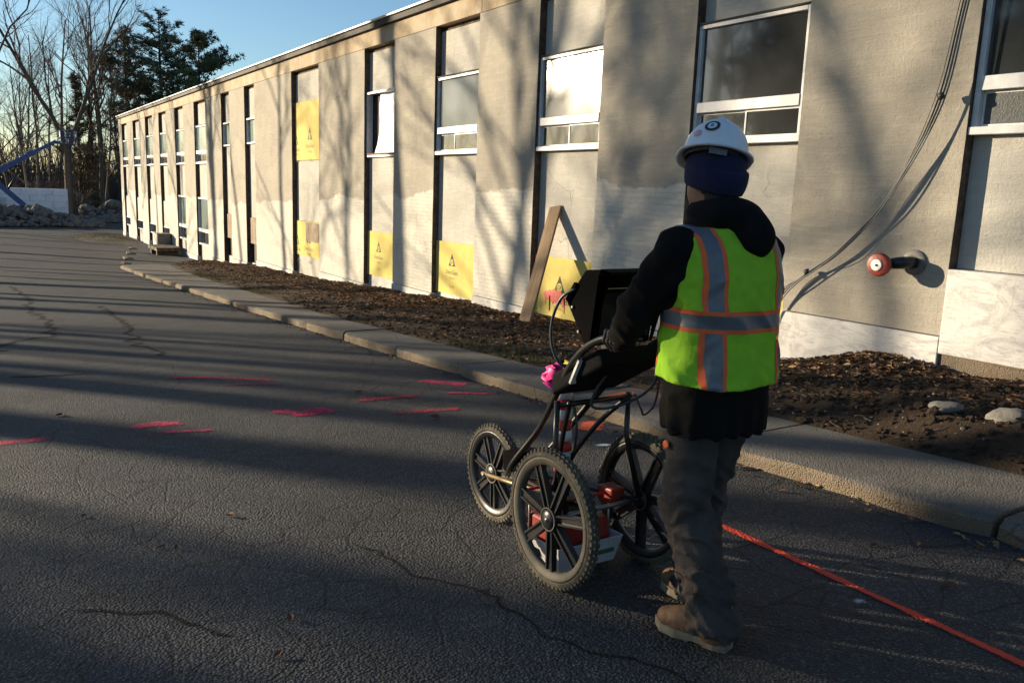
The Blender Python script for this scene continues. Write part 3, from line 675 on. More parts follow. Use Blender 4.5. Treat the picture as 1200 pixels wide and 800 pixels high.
# leaning plank
pk = empty('wooden_plank', (6.86, 10.13, dirtz(6.86, 10.13) - .015)); tag(pk, 'weathered wooden plank leaning on the wall beside the red splashed board', 'plank')
top = Vector((XR - .035, 10.62, 1.33)); v_ = top - pk.location; L_ = v_.length
pl = MB().box((-.019, -.118, 0), (.019, .118, L_)).build('board', M['wood'], pk); bevel(pl, .004)
zax = v_.normalized(); xax = Vector((.97, .22, 0)); xax = (xax - zax * xax.dot(zax)).normalized(); yax = zax.cross(xax)
pl.rotation_euler = Matrix((xax, yax, zax)).transposed().to_euler()

# pale stones in the dirt
M['stone'] = mat('pale field stone', (.15, .142, .13), .9, var=.35, scale=12, bump=.5, bscale=30)
for x, y, s, fl_, lb in ((5.64, 3.05, .10, .45, 'small flat grey stone half sunk in the dirt bank'), (5.72, 2.66, .11, .75, 'rounded grey stone on the dirt bank touching a second stone'), (5.80, 2.49, .12, .7, 'long grey stone on the dirt bank at the end of the row')):
    bm = bmesh.new(); bmesh.ops.create_icosphere(bm, subdivisions=3, radius=s)
    for q in bm.verts: q.co *= 1 + .8 * fbm(q.co.x * 9 + x * 7, q.co.y * 9 + q.co.z * 7, 3); q.co.z *= fl_; q.co.y *= 1.15
    me = bpy.data.meshes.new('stone'); bm.to_mesh(me); bm.free(); me.materials.append(M['stone']); me.polygons.foreach_set('use_smooth', [True] * len(me.polygons))
    o = bpy.data.objects.new('stone', me); COL.objects.link(o); o.location = (x, y, dirtz(x, y) + s * fl_ * .35); tag(o, lb, 'stone')

# wooden crate stack and grey box at the far corner
bx = wempty('lumber_stack', (7.05, 38.6, zr(38.6))); tag(bx, 'low stack of dark boards on blocks at the foot of the wall', 'lumber')
M['old_board'] = m_wood('old dark boards', (.09, .07, .05), (.17, .13, .09))
for i in range(4):
    for j in range(2): B('board', 6.55 + i * .26, 6.78 + i * .26, 37.6 + j * .1, 39.7 + .1 * i, zr(38.6) + .22 + j * .07, zr(38.6) + .28 + j * .07, M['old_board'], bx)
for y in (37.9, 39.2): B('bearer', 6.6, 7.45, y, y + .14, zr(38.6) - .03, zr(38.6) + .217, M['old_board'], bx)
gb = wempty('utility_box', (7.25, 40.2, zr(40.2))); tag(gb, 'plain grey metal utility box standing against the wall', 'utility box'); M['box_grey'] = mat('grey box paint', (.17, .16, .145), .6, var=.2)
o = B('body', 6.98, 7.55, 39.85, 40.6, zr(40.2) - .02, zr(40.2) + .8, M['box_grey'], gb, .015); B('lid', 6.95, 7.56, 39.82, 40.63, zr(40.2) + .802, zr(40.2) + .84, M['box_grey'], gb, .01)
for yy in (39.9,): B('door', 6.965, 6.979, 39.92, 40.53, zr(40.2) + .1, zr(40.2) + .74, M['box_grey'], gb, .004)

# ------------------------------------------------------------------ spray marks, cracks and scraps on the road
M['pink_spray'] = m_spray('pink marking paint', (.78, .05, .14), 1.0, .9)
M['pink_faint'] = m_spray('worn pink marking paint', (.62, .05, .11), 1.08, 1.3)
M['orange_spray'] = m_spray('orange red marking paint', (.95, .10, .055), .85, .5)
M['orange_soft'] = m_spray('orange marking paint', (.85, .15, .07), .85)
M['white_spray'] = m_spray('white marking paint', (.75, .77, .80), .85)
M['crack'] = m_spray('open crack', (.012, .011, .010), .9, .3); M['chalk'] = m_spray('faint chalk', (.20, .19, .175), 1.25, .9)
def strip_obj(name, strokes, m, zf, lift=.006, jag=.0, parent=None, wide=1.45):
    v, f, e = [], [], []
    for pts, w in strokes:
        w *= wide
        P = [Vector((p[0], p[1], 0)) for p in pts]; L = sum((b - a).length for a, b in zip(P[:-1], P[1:])); n = max(4, int(L / .035))
        C_ = curve_pts(P, n) if len(P) > 2 else [P[0].lerp(P[1], k / n) for k in range(n + 1)]
        base = len(v); K = 7
        for i, p in enumerate(C_):
            d = (C_[min(i + 1, len(C_) - 1)] - C_[max(0, i - 1)]); d.normalize(); nr = Vector((-d.y, d.x, 0)); ww = w * (1 + .25 * VN(i * .5, 3.3 + base) * 2)
            off = jag * VN(i * .9, base + 1.7)
            for k in range(K):
                t = k / (K - 1) * 2 - 1; q = p + nr * (t * ww + off); v.append((q.x, q.y, zf(q.x, q.y) + lift)); end = min(1, min(i, len(C_) - 1 - i) / 3); e.append((1 - t * t) * end)
        for i in range(len(C_) - 1):
            for k in range(K - 1): a = base + i * K + k; f.append((a, a + K, a + K + 1, a + 1))
    o = mesh_obj(name, v, f, m, parent, True); at = o.data.attributes.new('edge', 'FLOAT', 'POINT'); at.data.foreach_set('value', e)
    if sum(p.normal.z for p in o.data.polygons) < 0: o.data.flip_normals()
    return o
tag(strip_obj('spray_line', [([(3.178, 2.88), (3.115, 2.15), (3.035, 1.18), (2.98, .4), (2.85, -1.5)], .024)], M['orange_spray'], roadz, .006), 'long red orange spray line running along the road behind the worker', 'paint mark')
M['pink_smudge'] = m_smudge('sprayed pink smudge', (.85, .05, .15)); M['red_smudge'] = m_smudge('sprayed faded red smudge', (.62, .05, .09))
def smudge(strokes, lb, m='pink_smudge'): tag(strip_obj('spray_mark', strokes, M[m], roadz, .006, wide=1.0), lb, 'paint mark')
smudge([([(1.98, 6.72), (2.22, 6.52), (2.56, 6.40)], .13), ([(2.05, 6.42), (2.30, 6.48), (2.46, 6.66)], .11)], 'bright pink sprayed arrow on the open road')
smudge([([(.86, 6.66), (1.10, 6.66), (1.36, 6.60)], .12), ([(.95, 6.40), (1.22, 6.33), (1.52, 6.24)], .06)], 'smeared pink spray mark with a thin tail below it')
smudge([([(-.35, 6.50), (.07, 6.61), (.46, 6.60)], .09)], 'single pink spray dash at the middle of the road')
smudge([([(1.55, 8.75), (2.0, 8.45), (2.5, 7.95)], .10), ([(1.9, 8.1), (2.5, 7.75)], .08)], 'two faint worn pink lines across the road', 'red_smudge')
smudge([([(2.72, 6.72), (3.05, 6.68), (3.42, 6.6)], .10), ([(2.75, 6.05), (3.1, 6.02), (3.45, 5.92)], .10)], 'two faded pink dashes short of the kerb', 'red_smudge')
smudge([([(3.66, 7.35), (3.85, 7.05), (4.02, 6.8)], .13), ([(3.55, 6.65), (4.02, 6.3)], .07)], 'faded pink arrow mark right beside the kerb')
tag(strip_obj('spray_mark', [([(4.86, 5.35), (4.62, 5.30), (4.36, 5.22), (4.29, 5.15)], .06)], M['orange_soft'], lambda x, y: zr(y) + .105, .011), 'orange spray stroke across the sidewalk beside the cart', 'paint mark')
tag(strip_obj('spray_mark', [([(4.12, 5.05), (3.95, 4.86), (3.80, 4.72)], .085), ([(3.75, 4.62), (3.66, 4.55)], .04)], M['orange_soft'], roadz), 'orange spray blotch on the road below the kerb', 'paint mark')
tag(strip_obj('spray_mark', [([(3.58, 4.42), (3.80, 4.32)], .035)], M['white_spray'], roadz), 'small white spray puff on the road by the kerb', 'paint mark')
tag(strip_obj('spray_mark', [([(2.985, 1.92), (2.975, 1.80)], .035)], M['white_spray'], roadz, .009), 'small white spray puff beside the red line', 'paint mark')
tag(strip_obj('spray_mark', [([(2.60, 5.4), (2.62, 5.15), (2.75, 4.9), (2.72, 4.55), (2.85, 4.3)], .016)], M['chalk'], roadz), 'thin pale chalky squiggle on the road ahead of the cart', 'paint mark')
def jagged(pts, seed, amp=.05, step=.12):
    r = random.Random(seed); out = []
    for a, b in zip(pts[:-1], pts[1:]):
        n = max(1, int(hypot(b[0] - a[0], b[1] - a[1]) / step))
        for k in range(n): t = k / n; out.append((a[0] + (b[0] - a[0]) * t + r.gauss(0, amp), a[1] + (b[1] - a[1]) * t + r.gauss(0, amp)))
    out.append(pts[-1]); return out
for i, (pts, w, lb) in enumerate((([(-1.2, 10.4), (.1, 11.5), (.35, 12.7), (.85, 12.9), (.95, 14.6), (.80, 17.0), (.9, 20.0), (.75, 24.0)], .035, 'wide open crack winding along the asphalt'), ([(2.0, 17.5), (1.95, 15.5), (1.9, 13.4), (1.75, 11.8), (1.85, 10.3)], .03, 'broken crack running beside the wide one'), ([(.1, 9.6), (.6, 9.55), (1.0, 9.4)], .03, 'short crack with loose crumbs across the road'),
                  ([(1.46, 3.6), (1.55, 3.1), (1.75, 2.72), (1.72, 2.35), (1.9, 2.0), (2.0, 1.6)], .006, 'thin crack passing under the cart wheel'), ([(.2, 3.5), (.5, 3.3), (.75, 2.9)], .008, 'thin crack in the shaded asphalt'))):
    tag(strip_obj('crack', [(jagged(pts, i, .045 if w > .01 else .014, .14 if w > .01 else .06), w)], M['crack'], roadz, .004, .03 if w > .01 else .006), lb, 'crack')
spots_ = [(.66, 3.98, .035, 0), (.72, 3.93, .03, 1), (.40, 4.65, .035, 2), (2.94, 7.05, .06, 3), (1.05, 4.26, .04, 4), (3.05, 5.74, .07, 5), (1.72, 2.75, .03, 6), (.82, 2.7, .04, 7), (2.2, 4.9, .03, 8), (3.6, 2.2, .04, 9), (3.45, 1.75, .05, 10), (.95, 2.95, .035, 11), (2.9, 3.9, .03, 12), (3.9, 3.0, .05, 13), (3.8, 2.1, .05, 14), (1.4, 5.6, .04, 15), (.5, 7.4, .05, 16)]
for x, y, s, sd in spots_:
    s *= .72
    v, f = leaf_mesh(1, lambda r: (0, 0, 0), (s * .8, s), 100 + sd); o = mesh_obj('fallen_leaf', v, f, M['leaf']); o.location = (x, y, roadz(x, y) - .002)
    tag(o, 'single curled brown leaf lying on the asphalt', 'leaf', 'single leaves lying on the road')

# ------------------------------------------------------------------ trees
def m_bark(name, c1, c2): return mat(name, c1, .95, col2=c2, scale=6, bump=.7, bscale=18, dist=.03)
M['bark'] = m_bark('grey brown bark', (.105, .083, .066), (.06, .047, .038)); M['twig'] = mat('bare twigs', (.16, .125, .10), .9, var=.4, scale=2)
M['pine_bark'] = m_bark('pine bark', (.075, .05, .038), (.04, .028, .022))
def m_needles(name, a, b, c):
    g = G(name); rnd = nn(g.t, 'ShaderNodeNewGeometry').outputs['Random Per Island']; g.out(g.ramp(rnd, (0, a), (.6, b), (1, c)), .7, None, .3); return g.m
M['needles'] = m_needles('dark pine needles', (.030, .048, .026), (.055, .080, .040), (.085, .11, .05)); M['needles_brown'] = m_needles('browning needles', (.10, .07, .04), (.16, .115, .06), (.10, .10, .05))

class Tubes:
    """fast many-tube mesh"""
    def __init__(s): s.v = []; s.f = []
    def add(s, pts, rad, n):
        m = len(pts); b = len(s.v); d = pts[-1] - pts[0]; x = d.orthogonal().normalized(); y = d.cross(x).normalized()
        for p, r in zip(pts, rad):
            for k in range(n): a = 2 * pi * k / n; q = p + x * (r * cos(a)) + y * (r * sin(a)); s.v.append((q.x, q.y, q.z))
        for i in range(m - 1):
            for k in range(n): s.f.append((b + i * n + k, b + i * n + (k + 1) % n, b + (i + 1) * n + (k + 1) % n, b + (i + 1) * n + k))
def bare_tree(name, seed, H=20, R=.30, clear=.35, fork=False, spread=.75, twig=1.0):
    r = random.Random(seed); T = Tubes(); Cn = Tubes()
    def branch(p, d, L, rad, dep):
        n = 6 if dep == 0 else (5 if dep < 3 else 3); pts = [p.copy()]; rads = [rad]; dd = d.copy()
        end = rad * (.30 if dep else .22)
        for i in range(1, n + 1):
            w = .07 if dep == 0 else .16 + .05 * dep
            dd = (dd + Vector((r.gauss(0, w), r.gauss(0, w), r.gauss(0, w * .6) + (.05 if dep else .03)))).normalized()
            pts.append(pts[-1] + dd * (L / n)); rads.append(rad + (end - rad) * (i / n) ** .9)
        (T if dep < 2 else Cn).add(pts, rads, (9, 6, 4, 3, 3, 3)[dep])
        if dep >= 4: return
        nc = [r.randint(10, 13), r.randint(6, 8), r.randint(5, 6), int(4 * twig)][dep]
        lo = clear if dep == 0 else .18
        for i in range(nc):
            t = lo + (1 - lo) * ((i + r.random()) / nc); k = min(n - 1, int(t * n)); u = t * n - k; q = pts[k].lerp(pts[k + 1], u); rr = rads[k] + (rads[k + 1] - rads[k]) * u
            ax = (pts[k + 1] - pts[k]).normalized(); o = ax.orthogonal().normalized(); o.rotate(Matrix.Rotation(r.uniform(0, 6.283), 3, ax))
            ang = r.uniform(.45, .95) * spread * (1.15 if dep == 0 else 1); nd = (ax * cos(ang) + o * sin(ang)); nd.z += .16; nd.normalize()
            Ln = L * (r.uniform(.30, .46) * (1.25 - .55 * t) if dep == 0 else r.uniform(.34, .56) * (1.1 - .4 * t)); branch(q, nd, Ln, min(rr * .62, rad * (.42 if dep == 0 else .55)), dep + 1)
    if fork:
        pts = [Vector((0, 0, -.3)), Vector((.05, 0, H * .12)), Vector((.12, .05, H * .27))]; T.add(pts, [R * 1.15, R, R * .92], 9)
        branch(pts[-1], Vector((-.34, .1, 1)).normalized(), H * .72, R * .68, 0); branch(pts[-1], Vector((.42, -.1, 1)).normalized(), H * .66, R * .62, 0)
    else:
        branch(Vector((0, 0, -.3)), Vector((r.gauss(0, .03), r.gauss(0, .03), 1)).normalized(), H, R, 0)
    # flared foot
    b = Tubes(); T.add([Vector((0, 0, -.4)), Vector((0, 0, .15)), Vector((0, 0, .7))], [R * 1.6, R * 1.3, R * 1.0], 9)
    root = empty(name); mesh_obj('trunk', T.v, T.f, M['bark'], root, True); mesh_obj('crown', Cn.v, Cn.f, M['twig'], root); return root
def pine_tree(name, seed, H=17, R=.24, clear=.35, wide=3.2, needles='needles', dens=1.0, top_round=True):
    r = random.Random(seed); T = Tubes(); V = []; F = []
    T.add([Vector((0, 0, -.4)), Vector((.05, .03, H * .4)), Vector((-.03, .05, H * .75)), Vector((0, 0, H))], [R, R * .75, R * .4, .03], 8)
    z = H * clear
    while z < H * .985:
        u = (z - H * clear) / (H * (1 - clear)); w = wide * (min(1, .45 + 1.6 * u) if u < .4 else (1 - ((u - .4) / .6) ** 1.7) ** .8 if top_round else (1 - u)) * r.uniform(.7, 1.15)
        w = max(w, .35)
        for k in range(r.randint(4, 6)):
            if r.random() < .14: continue
            a = r.uniform(0, 6.283); up = r.uniform(-.05, .35) + .5 * u; L = w * r.uniform(.65, 1.1); p0 = Vector((0, 0, z + r.uniform(-.2, .2))); p1 = p0 + Vector((cos(a) * L, sin(a) * L, L * up))
            mid = p0.lerp(p1, .5) - Vector((0, 0, .06 * L)); T.add([p0, mid, p1], [R * .26 * (1 - u * .6), .035, .012], 4)
            for c in range(int(9 * dens * max(.6, L))):
                t = r.uniform(.28, 1.04); q = p0.lerp(p1, t) + Vector((r.gauss(0, .16 * L * .5), r.gauss(0, .16 * L * .5), r.gauss(.06, .10)))
                cr = r.uniform(.22, .48)
                for _ in range(int(13 * dens)):
                    dv_ = Vector((r.gauss(0, 1), r.gauss(0, 1), r.gauss(.35, .7))).normalized(); e0 = q + dv_ * cr * r.uniform(0, .45); e1 = q + dv_ * cr; sd = dv_.orthogonal().normalized() * r.uniform(.03, .065); b = len(V)
                    V += [tuple(e0 - sd), tuple(e0 + sd), tuple(e1)]; F.append((b, b + 1, b + 2))
        z += H * (1 - clear) / 15 * r.uniform(.8, 1.15) * (1.1 - .4 * u)
    root = empty(name); mesh_obj('trunk', T.v, T.f, M['pine_bark'], root, True); mesh_obj('crown', V, F, M[needles], root); return root
def shrub(name, seed, H=3.0, n=26):
    r = random.Random(seed); T = Tubes(); Cn = Tubes()
    for i in range(n):
        a = r.uniform(0, 6.283); d = Vector((cos(a) * r.uniform(.1, .7), sin(a) * r.uniform(.1, .7), 1)).normalized(); p = Vector((cos(a) * .3, sin(a) * .3, -.1)); L = H * r.uniform(.6, 1.05)
        pts = [p]; dd = d
        for k in range(5): dd = (dd + Vector((r.gauss(0, .16), r.gauss(0, .16), r.gauss(0, .05)))).normalized(); pts.append(pts[-1] + dd * L / 5)
        T.add(pts, [.035, .03, .024, .018, .012, .006], 4)
        for k in range(22):
            t = r.uniform(.2, 1) * 4.99; q = pts[int(t)].lerp(pts[int(t) + 1], t % 1); dd = (d + Vector((r.gauss(0, .7), r.gauss(0, .7), r.gauss(0, .3)))).normalized(); l2 = L * r.uniform(.15, .35)
            Cn.add([q, q + dd * l2 * .5 + Vector((0, 0, .03)), q + dd * l2], [.010, .008, .004], 3)
    root = empty(name); mesh_obj('stems', T.v, T.f, M['bark'], root, True); mesh_obj('twigs', Cn.v, Cn.f, M['twig'], root); return root

USED = {}
def plant(proto, x, y, s, rz, label, cat, group, lean=(0, 0), z=None):
    o = proto if proto.name not in USED else copy_tree(proto)
    USED[proto.name] = 1
    o.location = (x, y, (zr(y) - .08) if z is None else z); o.scale = (s[0], s[0], s[1]) if isinstance(s, tuple) else (s, s, s); o.rotation_euler = (lean[0], lean[1], rz)
    tag(o, label, cat, group); return o
TA = bare_tree('bare_tree', 11, 20, .23, .30); TB = bare_tree('bare_tree', 23, 22, .26, .40, False, .62); TF = bare_tree('bare_tree', 5, 22, .31, .16, True, .7); TD = bare_tree('bare_tree', 42, 17, .17, .22, False, .9)
TS = bare_tree('bare_tree', 77, 19, .20, .55, False, .6, .75)
PA = pine_tree('pine_tree', 3, 17.5, .26, .34, 3.6); PB = pine_tree('pine_tree', 9, 16.0, .26, .36, 3.8, dens=1.0); PC_ = pine_tree('pine_tree', 14, 15, .22, .30, 2.7, 'needles_brown', .8)
SP = pine_tree('spruce_tree', 21, 13, .18, .06, 2.5, 'needles_brown', .8, False)
SH = shrub('bare_shrub', 4)
LB = {id(TA): 'bare tall tree with a spreading crown in the wood behind the yard', id(TB): 'bare straight trunked tree with a high crown in the wood behind the yard', id(TF): 'huge bare tree forking low into two limbs behind the boom lift', id(TD): 'slender bare tree with a wide twiggy crown in the wood'}
GW = 'bare trees in the wood behind the yard'
def wood(pr, px, Y, s, rz, lean=(0, 0)):
    plant(pr, Y * (.0254 + .00078 * px), Y, s, rz, LB[id(pr)], 'tree', GW, lean)
wood(TF, 82, 80, (1.0, .98), .3)
wood(TA, -8, 74, (1.15, 1.1), 1.0, (0, .06)); wood(TB, 123, 84, (.9, .86), 2.0); wood(TB, 132, 92, (.9, .84), 4.2); wood(TA, 112, 96, (.95, .95), 2.6); wood(TD, 14, 86, .85, 0.4); wood(TD, 48, 84, .9, 2.2); wood(TD, 60, 95, .9, 5.0); wood(TD, 30, 104, .95, 3.3)
wood(TB, 70, 106, .95, 1.1); wood(TD, 100, 88, .9, 4.0); wood(TA, 145, 100, .8, 5.5); wood(TD, 128, 79, .75, 3.0);  wood(TD, 36, 78, .72, 1.5); wood(TD, 150, 110, .8, .9); wood(TB, -40, 88, 1.0, 3.6); wood(TA, -75, 96, 1.05, 4.4); wood(TD, 175, 96, .72, .1); wood(TD, 210, 100, .68, 2.3)
for i in range(6):
    px = -60 + i * 45 + random.uniform(-6, 6); wood(random.choice((TD, TB, TA, TD)), px, random.uniform(112, 170), random.uniform(.8, 1.1), random.uniform(0, 6))
def pine(pr, px, Y, s, rz, lb): plant(pr, Y * (.0254 + .00078 * px), Y, s, rz, lb, 'tree', None)
pine(PA, 205, 82, (1.08, 1.03), .4, 'tall full pine tree with a rounded top rising behind the roof'); pine(PB, 257, 76, (.98, .98), 1.7, 'dark spreading pine tree behind the roof, apart from the other evergreens'); pine(PC_, 160, 86, (1.25, 1.12), 2.4, 'brownish thin pine tree beside the bare wood'); pine(PC_, 183, 98, (.9, .95), 5.0, 'sparse brown evergreen between two fuller pines')
pine(SP, 97, 87, (1.15, 1.0), 0, 'brown drooping spruce standing behind the fork of the huge tree'); pine(SP, 113, 92, (1.0, .82), 2, 'shorter brown spruce behind the rubble heap')
for i in range(26):
    px = -40 + i * 6.3 + random.uniform(-3, 3); Y = random.uniform(80, 112); plant(SH, Y * (.0254 + .00078 * px), Y, (random.uniform(1.0, 1.6), random.uniform(.6, 1.3)), random.uniform(0, 6), 'leafless brown shrub in the undergrowth of the wood', 'shrub', 'undergrowth shrubs in the wood')

# the far wood, one brown mass of thin stems
TW = Tubes(); r = random.Random(17)
for _ in range(7500):
    y = r.uniform(100, 165); x = r.uniform(-.12, .42) * y; h = r.uniform(2, 10) * (.6 + .5 * r.random()); p = Vector((x, y, zr(y) - .1)); d = Vector((r.gauss(0, .16), r.gauss(0, .16), 1)); q = p + d * h * .5 + Vector((r.gauss(0, .2), 0, 0)); w = r.uniform(.03, .09)
    TW.add([p, q, p + d * h + Vector((r.gauss(0, .5), r.gauss(0, .5), 0))], [w, w * .7, w * .3], 3)
tag(mesh_obj('far_wood', TW.v, TW.f, M['bark']), 'brown mass of bare undergrowth far behind the yard', 'wood', kind='stuff')
# trees across the road, whose trunks throw the long shadows: u across the light, s towards the sun
_n = (cos(radians(SUN_AZ)), sin(radians(SUN_AZ))); _s = (-sin(radians(SUN_AZ)), cos(radians(SUN_AZ)))
def shade(pr, u, s, sc, rz, lab='bare'):
    x, y = _n[0] * u + _s[0] * s, _n[1] * u + _s[1] * s
    plant(pr, x, y, sc, rz, 'bare tree on the verge across the road from the building' if lab == 'bare' else 'evergreen on the verge across the road from the building', 'tree', 'trees on the verge across the road' if lab == 'bare' else 'evergreens on the verge across the road')
def shade_w(pr, u, t, sc, rz):
    """u picks where the shadow meets the wall, t is the distance from there to the tree"""
    shade(pr, u, (_n[0] * u - WALL) / -_s[0] + t, sc, rz)
for a in ((TB, 15.3, 24, (1.4, .95), .5), (TF, 25.3, 25, (.75, .85), 2.3), (TS, 20.3, 23, .75, 1.1), (TD, 19.2, 26, .7, .4), (TD, 17.4, 27, .75, 3.0), (TD, 13.5, 25, (1.0, .95), 2.0), (TS, 22.8, 26, .7, .2), (TD, 28.4, 25, .7, 4.0), (TS, 31.8, 25, .7, 5.1), (TD, 35.2, 27, .7, 1.9), (TA, 39, 30, .8, 2.2), (TD, 12.2, 29, .9, 4.2)): shade_w(*a)
for a in ((TS, 4.25, 27, (1.3, 1.1), .8), (TS, 5.1, 34, .8, 2.8), (TB, 6.6, 33, (1.35, 1.1), 4.4), (TS, 3.72, 36, .7, 3.4), (TS, 8.4, 34, .9, 5.5), (TS, 11.0, 42, .8, 1.3), (TS, 9.4, 39, .6, 4.1), (TD, 7.5, 44, .8, 2.4), (TB, 5.75, 46, (1.1, 1.1), 1.4), (TB, 4.72, 38, (1.2, 1.1), 3.1), (TD, 4.0, 33, 1.0, 5.2), (TS, 7.3, 31, (1.2, 1.1), .3), (TS, 12.9, 40, .7, 2.2), 
          (TD, 8.9, 52, (1.2, 1.1), 1.9), (TA, 11.3, 54, 1.1, 2.9)): shade(*a)
for a in ((SP, .0, 33, (1.6, 1.6), .3), (SP, -2.6, 29, (2.0, 1.5), 2.0), (SP, -.2, 26, (1.7, 1.35), 4.0), (SP, .2, 40, (1.4, 1.7), 1.0), (SP, -.1, 46, (1.5, 1.8), 5.0), (PA, -.9, 36, (1.15, .9), .3), (PB, 1.5, 37, (1.0, 1.29), 2.0), (PB, -5.6, 30, (1.2, 1.0), 1.2), (PA, -10.5, 36, 1.2, 2.2)): shade(*a, 'ever')

# ------------------------------------------------------------------ yard behind: rubble, block wall, boom lift
M['rubble'] = mat('broken concrete rubble', (.19, .18, .165), .95, col2=(.10, .09, .08), scale=1.7, bump=.6, bscale=20)
def rub(x0, x1, y0, y1, hmax, taper):
    def f(r):
        x = r.uniform(x0, x1); y = r.uniform(y0, y1); t = (y - y0) / (y1 - y0); h = hmax * min(1, 3 * t, 3 * (1 - t)) * min(1, max(0.05, (x1 - x) / taper)) * (.75 + .5 * VN(x * .8, y * .8)); return x, y, zr(y) + h * r.random() ** .5
    return f
clods(2600, rub(-8, 7.6, 64, 70, 1.55, 3.5), (.07, .26), 31, 'rubble_heap', M['rubble'], 'long heap of broken grey rubble across the yard', 'rubble')
clods(900, rub(7.6, 13.5, 72, 77, 1.5, 3), (.09, .30), 32, 'rubble_heap', M['rubble'], 'darker rubble heap beside the corner of the building', 'rubble')
mnd = grid_sheet('earth_mound', spaced((-9, 7.2, 30)), spaced((64.6, 69.6, 10)), lambda x, y: zr(y) - .1 + 1.15 * max(0, min(1, (y - 64.6) / 1.6, (69.6 - y) / 1.6)) * min(1, max(0, (7.2 - x) / 3.2)) + .12 * fbm(x, y, 3), M['rubble']); tag(mnd, 'earth under the rubble heap', 'earth')
wl = wempty('block_wall', (2.0, 74.5, zr(74.5))); tag(wl, 'stacked wall of white blocks standing behind the rubble heap', 'wall'); M['white_block'] = mat('white blocks', (.82, .84, .88), .7, var=.14, scale=1.5)
me0 = None
for c in range(5):
    for i in range(11):
        x1 = 6.55 - i * 1.05 - (.5 if c % 2 else 0); x0 = x1 - 1.03; z0 = zr(74.5) + c * .48
        if c == 4 and random.random() < .0: continue
        o = B('block', x0, x1, 74.1 + random.uniform(-.03, .03), 75.0, z0 + .004, z0 + .472, M['white_block'], wl)
    if c % 2: B('block', 6.06, 6.55, 74.12, 75.0, z0 + .004, z0 + .472, M['white_block'], wl)
bl = wempty('boom_lift', (3.4, 71.5, zr(71.5))); tag(bl, 'blue articulated boom lift with its basket raised beside the trees', 'boom lift')
M['blue'] = mat('blue machine paint', (.03, .08, .24), .45, var=.2, scale=3); M['dark_steel'] = mat('dark steel', (.04, .04, .045), .5, metal=.4); M['tyre_far'] = mat('machine tyre', (.02, .02, .02), .9); M['hood'] = mat('pale grey hood', (.42, .44, .48), .5, var=.1)
z0 = zr(71.5)
o = B('chassis', 1.6, 4.8, 70.6, 72.4, z0 + .4, z0 + .95, M['blue'], bl, .05)
for x in (2.0, 4.4):
    for y in (70.45, 72.55):
        w = MB().lathe([(.1, -.16), (.42, -.16), (.48, -.1), (.48, .1), (.42, .16), (.1, .16)], (x, y, z0 + .46), 'Y', 20).build('wheel', M['tyre_far'], bl, True)
        MB().lathe([(.05, -.17), (.24, -.17), (.24, .17), (.05, .17)], (x, y, z0 + .46), 'Y', 14).build('rim', M['hood'], w, True)
B('turntable', 1.4, 3.7, 70.7, 72.3, z0 + .96, z0 + 1.12, M['dark_steel'], bl, .04); B('engine_hood', 1.0, 2.3, 70.75, 72.25, z0 + 1.13, z0 + 1.75, M['hood'], bl, .12)
MB().beam((3.45, 71.5, z0 + 1.15), (1.25, 71.5, 1.45), .38, .42, (0, 1, 0)).build('lower_boom', M['blue'], bl)
MB().beam((.95, 71.35, 1.1), (4.3, 71.35, 3.18), .34, .40, (0, 1, 0)).build('upper_boom', M['blue'], bl); MB().beam((4.25, 71.35, 3.15), (5.75, 71.35, 4.05), .24, .28, (0, 1, 0)).build('boom_extension', M['blue'], bl)
MB().tube([(2.35, 71.5, .2), (3.1, 71.42, 1.55)], .075, 10).build('hydraulic_ram', M['dark_steel'], bl, True); MB().beam((1.1, 71.35, 1.46), (4.2, 71.35, 3.40), .05, .05, (0, 1, 0)).build('hose_guide', M['hood'], bl)
MB().beam((5.6, 71.35, 3.95), (6.1, 71.35, 3.95), .2, .24, (0, 1, 0)).build('wrist', M['blue'], bl)
bk = MB(); bk.box((6.0, 70.5, 3.85), (7.05, 72.0, 3.92)); bk.build('basket_floor', M['blue'], bl)
rl = MB()
for z in (4.35, 4.8):
    for a, b in (((6.0, 70.5), (7.05, 70.5)), ((7.05, 70.5), (7.05, 72.0)), ((7.05, 72.0), (6.0, 72.0)), ((6.0, 72.0), (6.0, 70.5))): rl.tube([(a[0], a[1], z), (b[0], b[1], z)], .03, 6)
for x in (6.0, 6.5, 7.05):
    for y in (70.5, 72.0): rl.tube([(x, y, 3.92), (x, y, 4.8)], .03, 6)
rl.build('basket_rail', M['blue'], bl); B('control_box', 6.0, 6.3, 71.0, 71.6, 4.36, 4.78, M['dark_steel'], bl)

# ------------------------------------------------------------------ survey cart
M['tyre'] = mat('dusty tyre rubber', (.15, .125, .085), .9, col2=(.035, .032, .028), scale=5, bump=.4, bscale=60)
M['tyre_side'] = M['tyre']
M['rim'] = mat('black moulded rim', (.022, .022, .023), .38, var=.5, scale=6, bump=.1, bscale=40)
M['rim_dust'] = mat('dusty rim edge', (.17, .14, .095), .7, col2=(.04, .036, .03), scale=4)
M['tube'] = mat('black painted tube', (.014, .014, .015), .32, var=.3, scale=10); M['plastic'] = mat('black plastic', (.0025, .0025, .003), .9, spec=.05, var=.4, scale=12, bump=.15, bscale=120)
M['nylon'] = mat('black nylon', (.007, .007, .008), .9, spec=.15, var=.3, bump=.4, bscale=160); M['sunlit_arm'] = mat('sun toned fork arm', (.30, .21, .11), .35, metal=.7, var=.4, scale=12)  # bronze tone of the fork arms is sunlight put into the colour
M['screen'] = mat('dark screen', (.012, .015, .022), .18, spec=.7); M['tub'] = mat('white plastic tub', (.60, .62, .66), .45, var=.12, scale=8); M['antenna'] = mat('red antenna box', (.36, .035, .02), .5, var=.25, scale=9)
